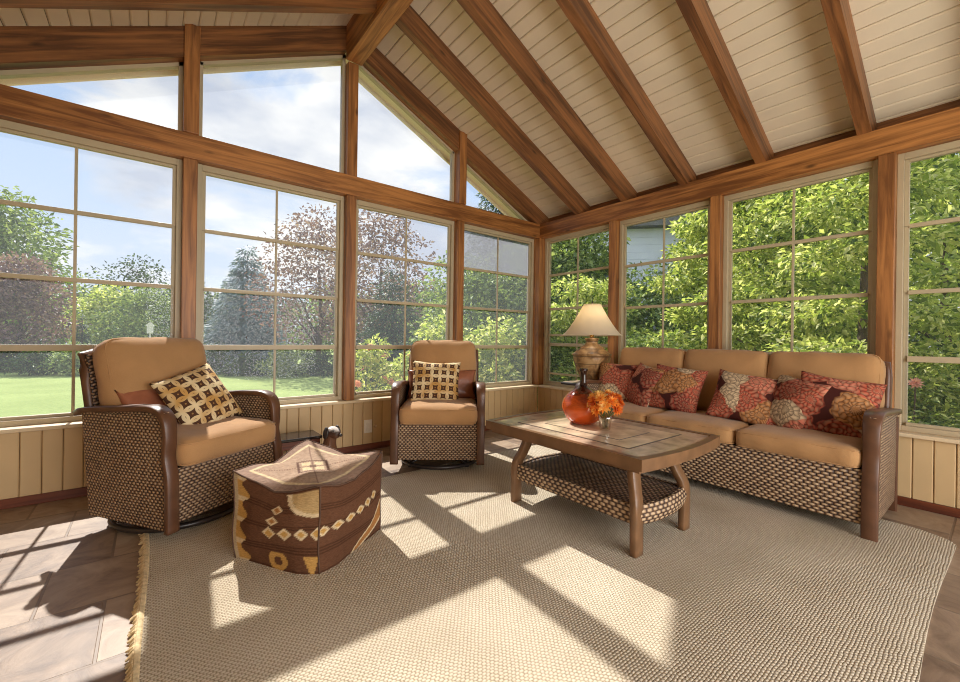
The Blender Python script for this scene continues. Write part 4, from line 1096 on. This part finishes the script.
e = [(0, 1), (1, 2), (2, 3), (3, 4), (4, 5), (5, 6), (1, 7), (7, 8), (8, 9), (1, 10), (10, 11), (11, 12), (0, 13), (13, 14), (0, 15), (15, 16), (0, 17), (17, 18)]
r = [0.07, 0.062, 0.048, 0.045, 0.06, 0.04, 0.026, 0.024, 0.018, 0.018, 0.024, 0.018, 0.018, 0.045, 0.02, 0.045, 0.02, 0.014, 0.008]
skin('body', v, e, r, mat_dog(), root)
for s in (-1, 1):
    bm = bmesh.new(); bmesh.ops.create_uvsphere(bm, u_segments=12, v_segments=8, radius=1, matrix=T(s*0.056, -0.055, 0.345) @ Matrix.Rotation(R(-s*12), 4, 'Y') @ Matrix.Diagonal((0.012, 0.028, 0.045, 1)))
    put(finish('ear', bm, MAT['black_metal'], root, smooth=True), 'black ear')
bm = bmesh.new(); bmesh.ops.create_uvsphere(bm, u_segments=10, v_segments=8, radius=0.012, matrix=T(0, -0.156, 0.332)); put(finish('nose', bm, MAT['black_metal'], root, smooth=True), 'black nose')
for s in (-1, 1):
    bm = bmesh.new(); bmesh.ops.create_uvsphere(bm, u_segments=8, v_segments=6, radius=0.007, matrix=T(s*0.026, -0.104, 0.362)); finish('eye', bm, MAT['black_metal'], root, smooth=True)

# ------------------------------------------------------------------ garden
GZ = -0.40
bm = bmesh.new()
bmesh.ops.create_grid(bm, x_segments=40, y_segments=40, size=60)
for v_ in bm.verts:
    v_.co.z = GZ - 0.006*0 + 0.12*math.sin(v_.co.x*0.15)*math.sin(v_.co.y*0.12)*min(1, max(0, (v_.co.length-8)/10))
put(finish('lawn', bm, MAT['lawn'], None, None, True), 'sunny green lawn behind the gable windows', 'lawn', None, 'structure')

bm = bmesh.new(); add_box(bm, (LEFT_X-3, 0.3, GZ-0.1), (0.4, 3.4, GZ+0.03)); add_box(bm, (0.3, FRONT_Y-2, GZ-0.1), (3.0, 3.4, GZ+0.03))  # unseen brown ground added so the soffit gets warm bounce instead of green
put(finish('bounce_bed', bm, mat_plain('bounce', srgb(150, 122, 94), 0.95, 0.3, 20.0, bump=0.02)), 'brown mulch strip added out of view around the sunroom walls to warm the soffit light', 'bounce strip', None, 'structure')
rng = np.random.default_rng(11)
def unit(n):
    v = rng.normal(size=(n, 3)); return v/np.linalg.norm(v, axis=1, keepdims=True)
def clump_leaves(clumps, n, size, shell=0.55, droop=0.25, flat=0.5):
    vol = np.array([r[0]*r[1]+r[0]*r[2] for c, r in clumps]); pick = rng.choice(len(clumps), n, p=vol/vol.sum())
    c = np.array([k[0] for k in clumps])[pick]; r = np.array([k[1] for k in clumps])[pick]
    u = unit(n); rad = shell + (1-shell)*rng.random(n)**0.7
    rad = np.where(rng.random(n) < 0.2, rng.random(n), rad)*(1+0.12*rng.normal(size=n))
    pos = c + u*r*rad[:, None]
    d = u*np.array([1, 1, 0.5]) + 0.8*unit(n); d[:, 2] -= droop
    up = unit(n)*(1-flat) + np.array([0, 0, 1])*flat
    sz = size*rng.uniform(0.65, 1.25, n)
    q = np.clip(0.5 + 0.28*rng.normal(size=n), 0, 1)
    return pos, d, up, sz, q
def plant_root(name, label, cat, loc, group): return empty(name, label, cat, loc, rng.uniform(0, 6.28), group)
def trunk_mesh(root, h, r, clumps, nb=7, name='trunk'):
    bm = bmesh.new(); rr = random.Random(int(h*100)+nb)
    add_tube(bm, bez([(0, 0, -0.1), (rr.uniform(-.06, .06)*h, rr.uniform(-.06, .06)*h, h*0.35), (rr.uniform(-.05, .05)*h, rr.uniform(-.05, .05)*h, h*0.8)], 4), r, 7, rs=[r*(1-0.075*k) for k in range(9)])
    for c, s in clumps[:nb]:
        z0 = h*rr.uniform(0.18, 0.4); m = (c[0]*0.45, c[1]*0.45, z0+(c[2]-z0)*0.6)
        add_tube(bm, bez([(0, 0, z0), m, c], 4), r*0.4, 5, rs=[r*0.5*(1-0.09*k) for k in range(9)])
    return finish(name, bm, MAT['bark'], root, smooth=True)
def tree(label, cat, loc, h, w, n, leaf, mat, group=None, z0=0.28, nc=14, shape='round', name='leafy_tree', trunk=True, seed=0):
    root = plant_root(name, label, cat, loc, group)
    rr = random.Random(seed*13+5); clumps = []
    for k in range(nc):
        t = (k+.5)/nc
        a = k*2.4+rr.uniform(-.4, .4)
        if shape == 'round':
            z = z0+(1-z0)*t*0.92; rad = w/2*math.sin(PI*min(1, 0.18+0.8*t))*rr.uniform(0.5, 0.8)
            s = w*rr.uniform(0.17, 0.27); cl = ((rad*math.cos(a), rad*math.sin(a), z*h), (s, s, s*0.8))
        elif shape == 'tier':
            z = z0+(1-z0)*(int(t*6)+0.5)/6+rr.uniform(-.03, .03); rad = w/2*rr.uniform(0.35, 0.85)*(1.0-0.45*t)
            s = w*rr.uniform(0.16, 0.24); cl = ((rad*math.cos(a), rad*math.sin(a), z*h), (s, s, s*0.22+0.08))
        else:                            # column / mound
            z = z0+(1-z0)*t*0.9; rad = w/2*0.45*(1-t*0.75); s = w*0.33*(1.0-0.6*t)+0.05
            cl = ((rad*math.cos(a), rad*math.sin(a), z*h), (s, s, h/nc*1.6))
        clumps.append(cl)
    pos, d, up, sz, q = clump_leaves(clumps, n, leaf)
    pos[:, 2] = np.maximum(pos[:, 2], 0.03)
    mesh_obj('crown', leaf_mesh('crown', pos, d, up, sz, q), MAT[mat], root)
    if trunk: trunk_mesh(root, h*0.8, max(0.03, h*0.018), clumps, 8)
    return root
def conifer(label, loc, h, w, n, mat, name='conifer', sag=0.25, leaf=0.22, group=None, z0=0.04, cat='tree'):
    root = plant_root(name, label, cat, loc, group)
    t = 1-np.sqrt(1-rng.random(n)*0.995); z = z0+(1-z0)*t
    lev = np.floor(z*h/0.42)*0.42
    z = np.clip((lev + rng.normal(size=n)*0.1)/h, z0, 0.995)
    rad = (w/2)*((1-z)**0.9+0.02)*(0.9+0.1*np.sin(np.round(lev/0.42)*3.1))
    nb = 15; br = np.floor(rng.random(n)*nb); a = br/nb*2*PI + np.round(lev/0.42)*2.3 + rng.normal(size=n)*0.17
    f = rng.random(n)**0.55
    pos = np.stack([np.cos(a)*rad*f, np.sin(a)*rad*f, z*h - sag*rad*f**2 + rng.normal(size=n)*0.05 + 0.10*f], axis=1)
    d = np.stack([np.cos(a), np.sin(a), -0.35-0.3*rng.random(n)], axis=1) + 0.55*unit(n)
    up = np.array([0, 0, 1])+0.5*unit(n)
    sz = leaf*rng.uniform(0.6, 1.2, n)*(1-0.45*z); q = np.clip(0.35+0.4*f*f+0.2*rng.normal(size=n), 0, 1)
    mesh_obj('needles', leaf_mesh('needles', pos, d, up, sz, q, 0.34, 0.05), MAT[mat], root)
    bm = bmesh.new(); add_tube(bm, [(0, 0, -0.1), (0, 0, h*0.5), (0, 0, h*0.9)], 0.1, 7, rs=[h*0.016, h*0.01, 0.01])
    finish('trunk', bm, MAT['bark'], root, smooth=True)
    return root

CAM = Vector((-3.94535, -3.76374, 1.07)); YAW = 0.669957; F = 416.746
def at(px, depth):                      # spot on the garden ground along a viewing direction of the room's window
    a = Vector((math.sin(YAW), math.cos(YAW))); r_ = Vector((math.cos(YAW), -math.sin(YAW)))
    p = Vector((CAM.x, CAM.y)) + a*depth + r_*((px-480)/F*depth)
    return (p.x, p.y, GZ)

# beyond the lawn (gable side)
tree('tall green leafy tree at the far left beyond the lawn', 'tree', at(-12, 22), 8.6, 7.5, 9000, 0.28, 'leaf_green', seed=1)
tree('purple-leaved tree at the far left in front of the tall green tree', 'tree', at(18, 17.5), 4.6, 3.9, 6500, 0.2, 'leaf_plum', seed=2, z0=0.2, name='plum_tree')
conifer('narrow dark arborvitae standing beside the purple-leaved tree', at(82, 18.5), 2.5, 1.0, 3500, 'leaf_fir', 'arborvitae', 0.1, 0.16)
tree('round pale green tree behind the narrow arborvitae', 'tree', at(112, 23), 3.9, 4.2, 6000, 0.22, 'leaf_bright', seed=3, z0=0.12)
tree('wide bushy green tree beside the first gable post beyond the lawn', 'tree', at(148, 21), 3.6, 4.4, 7000, 0.2, 'leaf_green', seed=4, z0=0.1)
tree('thin open-crowned dark tree rising behind the bushy green tree', 'tree', at(138, 30), 6.8, 5.2, 1500, 0.24, 'leaf_dark', seed=5, z0=0.45)
_p = at(150, 19)
root = empty('birdhouse', 'small white birdhouse on a post far out on the lawn', 'birdhouse', _p)
bm = bmesh.new(); add_box(bm, (-0.03, -0.03, -0.1), (0.03, 0.03, 1.5)); finish('post', bm, MAT['white'], root)
bm = bmesh.new(); add_box(bm, (-0.12, -0.12, 1.5), (0.12, 0.12, 1.85), 0.01); finish('box', bm, MAT['white'], root)
bm = bmesh.new(); prism_xz(bm, [(-0.17, 1.85), (0.17, 1.85), (0, 2.05)], -0.16, 0.16); finish('roof', bm, MAT['white'], root)
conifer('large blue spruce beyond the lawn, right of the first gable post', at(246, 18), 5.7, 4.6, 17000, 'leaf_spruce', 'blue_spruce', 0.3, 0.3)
tree('large sparse purple plum tree right of the blue spruce', 'tree', at(316, 17), 6.6, 5.2, 5200, 0.17, 'leaf_plum', seed=6, z0=0.25, nc=20, name='plum_tree')
tree('tall sparse purple plum tree behind the middle gable post', 'tree', at(378, 15), 6.2, 4.0, 3800, 0.16, 'leaf_plum', seed=7, z0=0.3, nc=18, name='plum_tree')
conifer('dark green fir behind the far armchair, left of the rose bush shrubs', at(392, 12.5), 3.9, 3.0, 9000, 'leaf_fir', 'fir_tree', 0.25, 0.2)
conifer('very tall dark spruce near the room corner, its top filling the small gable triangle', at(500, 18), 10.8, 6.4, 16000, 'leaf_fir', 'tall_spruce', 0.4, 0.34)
hz = [(-60, 19), (20, 27), (75, 26), (190, 27), (235, 30), (285, 27), (340, 25), (395, 24), (440, 22), (480, 24)]
ordn = ['first', 'second', 'third', 'fourth', 'fifth', 'sixth', 'seventh', 'eighth', 'ninth', 'tenth']
for k, (px, dp) in enumerate(hz):
    tree('%s hazy green tree from the left in the distant row behind the lawn' % ordn[k], 'tree', at(px, dp+6), 4.6+1.2*((k*7) % 5)/5, 7.0, 3600, 0.34, 'leaf_dark' if k % 2 else 'leaf_green', 'distant trees behind the lawn', seed=20+k, z0=0.05, nc=12)
for k, px in enumerate((-40, 0, 38, 76, 112, 146, 182, 216, 250, 284, 318, 352)):
    tree('%s low dark shrub from the left along the far lawn edge' % (ordn+['eleventh', 'twelfth'])[k], 'shrub', at(px, 15.6+0.5*math.sin(k*2)), 1.0+0.18*math.sin(k*3), 2.0, 1700, 0.13, 'leaf_dark' if k % 3 else 'leaf_green', 'low shrubs along the far lawn edge', z0=0.05, nc=8, shape='mound', name='low_shrub', trunk=False, seed=40+k)
# flower bed close to the gable windows
def bloom_bush(label, loc, h, w, n, flowers, seed):
    root = tree(label, 'flower bush', loc, h, w, n, 0.075, 'leaf_bright', None, 0.1, 12, 'round', 'rose_bush', True, seed)
    rs_ = random.Random(seed)
    for k in range(flowers):
        a = rs_.uniform(0, 2*PI); rr_ = w*0.42*math.sqrt(rs_.random()); z = h*(0.98-0.6*(rr_/(w*0.42))**2)*rs_.uniform(0.8, 1.05)
        o = mesh_obj('flower', flower_mesh('flower', rs_.uniform(0.05, 0.075), rs_, 0.5), MAT['petal_pink'], root)
        o.location = (rr_*math.cos(a)*1.1, rr_*math.sin(a)*1.1, z); o.rotation_euler = (rs_.uniform(-.9, .9), rs_.uniform(-.9, .9), 0)
bloom_bush('pink rose bush blooming outside, just left of the far armchair', at(372, 5.7), 1.45, 0.8, 2200, 14, 3)
bloom_bush('pink-flowered bush outside behind the back of the far armchair', at(410, 6.6), 1.25, 0.9, 2600, 9, 4)
tree('leafy bright shrub outside right behind the far armchair', 'shrub', at(444, 6.3), 1.75, 1.3, 4200, 0.085, 'leaf_bright', seed=61, z0=0.05, shape='round', name='leafy_shrub')
tree('leafy bright shrub outside the corner window, right of the third gable post', 'shrub', at(492, 6.7), 1.7, 1.5, 4600, 0.09, 'leaf_bright', seed=62, z0=0.05, name='leafy_shrub')
tree('green shrub growing outside against the room corner', 'shrub', at(527, 7.2), 1.9, 1.5, 4600, 0.085, 'leaf_green', seed=63, z0=0.05, name='leafy_shrub')
tree('mid-green small tree outside behind the corner window shrubs', 'tree', at(468, 9.5), 3.3, 2.8, 7000, 0.11, 'leaf_green', seed=64, z0=0.15)
tree('arching green tree outside behind the room corner', 'tree', at(520, 9.2), 3.4, 3.0, 8000, 0.11, 'leaf_green', seed=65, z0=0.2, shape='tier')
# right side garden
tree('drooping dark-leaved tree outside behind the lamp', 'tree', at(568, 9.5), 4.9, 2.8, 11000, 0.13, 'leaf_green', seed=70, z0=0.12, nc=22)
tree('bright layered dogwood outside between the lamp and the sofa', 'tree', at(590, 7.4), 2.5, 2.2, 9000, 0.09, 'leaf_bright', seed=71, z0=0.1, nc=20, shape='tier', name='dogwood_tree')
tree('bright layered dogwood outside behind the left half of the sofa', 'tree', at(706, 9.0), 4.3, 2.6, 13000, 0.12, 'leaf_bright', seed=72, z0=0.1, nc=24, shape='tier', name='dogwood_tree')
tree('broad layered dogwood outside behind the middle of the sofa', 'tree', at(782, 6.5), 4.7, 3.2, 17000, 0.11, 'leaf_bright', seed=73, z0=0.1, nc=30, shape='tier', name='dogwood_tree')
tree('broad layered dogwood outside behind the near sofa arm', 'tree', at(860, 4.6), 3.9, 2.2, 12000, 0.085, 'leaf_bright', seed=74, z0=0.12, nc=28, shape='tier', name='dogwood_tree')
tree('light green dogwood outside the window at the right photo edge', 'tree', at(962, 6.3), 5.0, 3.4, 14000, 0.12, 'leaf_bright', seed=75, z0=0.15, nc=24, shape='tier', name='dogwood_tree')
for k, (px, dp, h, w) in enumerate(((566, 13.5, 4.6, 3.6), (640, 12.5, 3.2, 4.2), (722, 13, 5.4, 4.2), (800, 11.5, 6.2, 4.4), (885, 10.0, 6.0, 4.2), (985, 9.5, 6.0, 4.4))):
    tree('%s green tree from the corner in the row closing off the right garden' % ordn[k], 'tree', at(px, dp), h, w, 8000, 0.17, ('leaf_bright', 'leaf_green')[k % 2], 'trees closing off the right garden', seed=80+k, z0=0.03, nc=18)
shr = ['behind the orange bottle', 'behind the lamp base', 'behind the second pillow from the lamp', 'behind the middle back cushion of the sofa', 'behind the near sofa arm', 'under the window at the right photo edge']
for k, (px, dp) in enumerate(((557, 7.4), (604, 6.6), (655, 5.7), (730, 5.1), (868, 4.4), (948, 4.1))):
    tree('low bushy shrub outside the right wall %s' % shr[k], 'shrub', at(px, dp), 1.15+0.15*(k % 3), 1.4, 4200, 0.07, ('leaf_green', 'leaf_bright')[k % 2], 'shrubs along the right wall', seed=90+k, z0=0.03, nc=12, name='low_shrub', trunk=False)
root = empty('pink_flower', 'single pink flower on a stem outside the window at the right edge', 'flower', at(916, 3.75))
bm = bmesh.new(); add_tube(bm, [(0, 0, -0.05), (0.02, 0.01, 0.6), (0, 0, 1.12)], 0.006, 6); finish('stem', bm, MAT['bark'], root)
o = mesh_obj('bloom', flower_mesh('bloom', 0.06, random.Random(8), 0.6), MAT['petal_pink'], root); o.location = (0, 0, 1.12); o.rotation_euler = (0.2, -0.9, 0)

# neighbouring house glimpsed through the second right-hand window
hp = at(655, 17)
root = empty('neighbor_house', 'pale grey neighbouring house glimpsed through leaves beyond the right wall', 'house', hp, R(-48))
bm = bmesh.new()
for k in range(22): add_box(bm, (-4.5, -3.0+0.0, 0.25*k), (4.5, 3.0, 0.25*k+0.245)); 
finish('wall', bm, MAT['siding'], root)
bm = bmesh.new(); prism_xz(bm, [(-5.0, 5.3), (5.0, 5.3), (0, 8.0)], -3.4, 3.4); finish('roof', bm, MAT['shingle'], root)
for x in (-2.4, 2.4):
    bm = bmesh.new(); add_box(bm, (x-0.5, -3.05, 3.0), (x+0.5, -2.98, 4.4), 0.02); w_ = finish('window', bm, MAT['soffit'], root)
    bm = bmesh.new(); add_box(bm, (x-0.42, -3.07, 3.08), (x+0.42, -3.04, 4.32)); finish('pane', bm, mat_plain('dark_window', srgb(70, 80, 92), 0.1), w_)

# ------------------------------------------------------------------ sky, sun, added fill
w = bpy.data.worlds.new('sky'); bpy.context.scene.world = w; w.use_nodes = True
nt = w.node_tree
for n in list(nt.nodes): nt.nodes.remove(n)
out = nt.nodes.new('ShaderNodeOutputWorld'); bg = nt.nodes.new('ShaderNodeBackground')
tc = nt.nodes.new('ShaderNodeTexCoord'); sx = nt.nodes.new('ShaderNodeSeparateXYZ'); L(nt, tc.outputs['Generated'], sx.inputs[0])
blue = ramp(nt, sx.outputs[2], [(0.0, (0.80, 0.86, 0.95)), (0.25, (0.60, 0.74, 0.95)), (0.6, (0.40, 0.58, 0.92))])
n = N(nt, 'ShaderNodeTexNoise', Scale=2.6, Detail=9.0, Roughness=0.58, Distortion=0.3); L(nt, mapping(nt, tc.outputs['Generated'], (1, 1, 2.6), (0.35, 0.1, 0.2)), n.inputs[0])
cl = ramp(nt, n.outputs[0], [(0.42, (0, 0, 0)), (0.56, (1, 1, 1))])
n2 = N(nt, 'ShaderNodeTexNoise', Scale=4.0, Detail=6.0); L(nt, mapping(nt, tc.outputs['Generated'], (1, 1, 2.2), (1.35, 2.1, 0.2)), n2.inputs[0])
cc = ramp(nt, n2.outputs[0], [(0.36, (0.60, 0.65, 0.76)), (0.60, (1.04, 1.03, 1.0))])
col = mixc(nt, cl, blue, cc)
hi = ramp(nt, sx.outputs[2], [(0.58, (1, 1, 1)), (0.85, (2.4, 2.35, 2.2))])
col = mixc(nt, 1.0, col, hi, 'MULTIPLY')
L(nt, col, bg.inputs[0]); bg.inputs[1].default_value = 0.70; L(nt, bg.outputs[0], out.inputs[0])

el, az = R(47.0), R(3.6)
sd = Vector((math.sin(az)*math.cos(el), math.cos(az)*math.cos(el), math.sin(el)))
sl = bpy.data.lights.new('sun', 'SUN'); sl.energy = 5.0; sl.angle = R(0.6); sl.color = (1.0, 0.955, 0.885)
so = bpy.data.objects.new('sun', sl); C.objects.link(so); so.rotation_euler = sd.to_track_quat('Z', 'Y').to_euler(); so.location = sd*30
def area(name, loc, target, sx_, sy_, energy, col):
    l = bpy.data.lights.new(name, 'AREA'); l.shape = 'RECTANGLE'; l.size = sx_; l.size_y = sy_; l.energy = energy; l.color = col
    o = bpy.data.objects.new(name, l); C.objects.link(o); o.location = loc
    o.rotation_euler = (Vector(target)-Vector(loc)).to_track_quat('-Z', 'Y').to_euler()
area('added_fill_light', (-2.5, FRONT_Y-0.35, 1.2), (-2.5, 0, 1.5), 3.0, 2.1, 105, (1.0, 0.965, 0.93))  # lamp added behind the camera to fill the room's shade

# ------------------------------------------------------------------ camera
sc = bpy.context.scene
cam = bpy.data.cameras.new('camera'); co = bpy.data.objects.new('camera', cam); C.objects.link(co); sc.camera = co
cam.sensor_width = 36; cam.sensor_fit = 'HORIZONTAL'; cam.lens = F/960*36
cam.shift_y = -2.4/960; cam.clip_end = 300; cam.clip_start = 0.02
fwd = Vector((math.sin(YAW), math.cos(YAW), 0)); rt_ = Vector((math.cos(YAW), -math.sin(YAW), 0)); up = Vector((0, 0, 1))
roll = 0.0136962
r2 = rt_*math.cos(roll) + up*math.sin(roll); u2 = up*math.cos(roll) - rt_*math.sin(roll)
co.matrix_world = Matrix(((r2.x, u2.x, -fwd.x, CAM.x), (r2.y, u2.y, -fwd.y, CAM.y), (r2.z, u2.z, -fwd.z, CAM.z), (0, 0, 0, 1)))
vs = sc.view_settings; vs.view_transform = 'Standard'; vs.look = 'None'; vs.exposure = 0.6; vs.gamma = 1.0; vs.use_curve_mapping = False
cy = sc.cycles
cy.max_bounces = 10; cy.diffuse_bounces = 6; cy.transparent_max_bounces = 24; cy.glossy_bounces = 4; cy.transmission_bounces = 6
cy.filter_width = 1.05; cy.use_denoising = True; cy.sample_clamp_indirect = 6.0; cy.caustics_reflective = False; cy.caustics_refractive = False
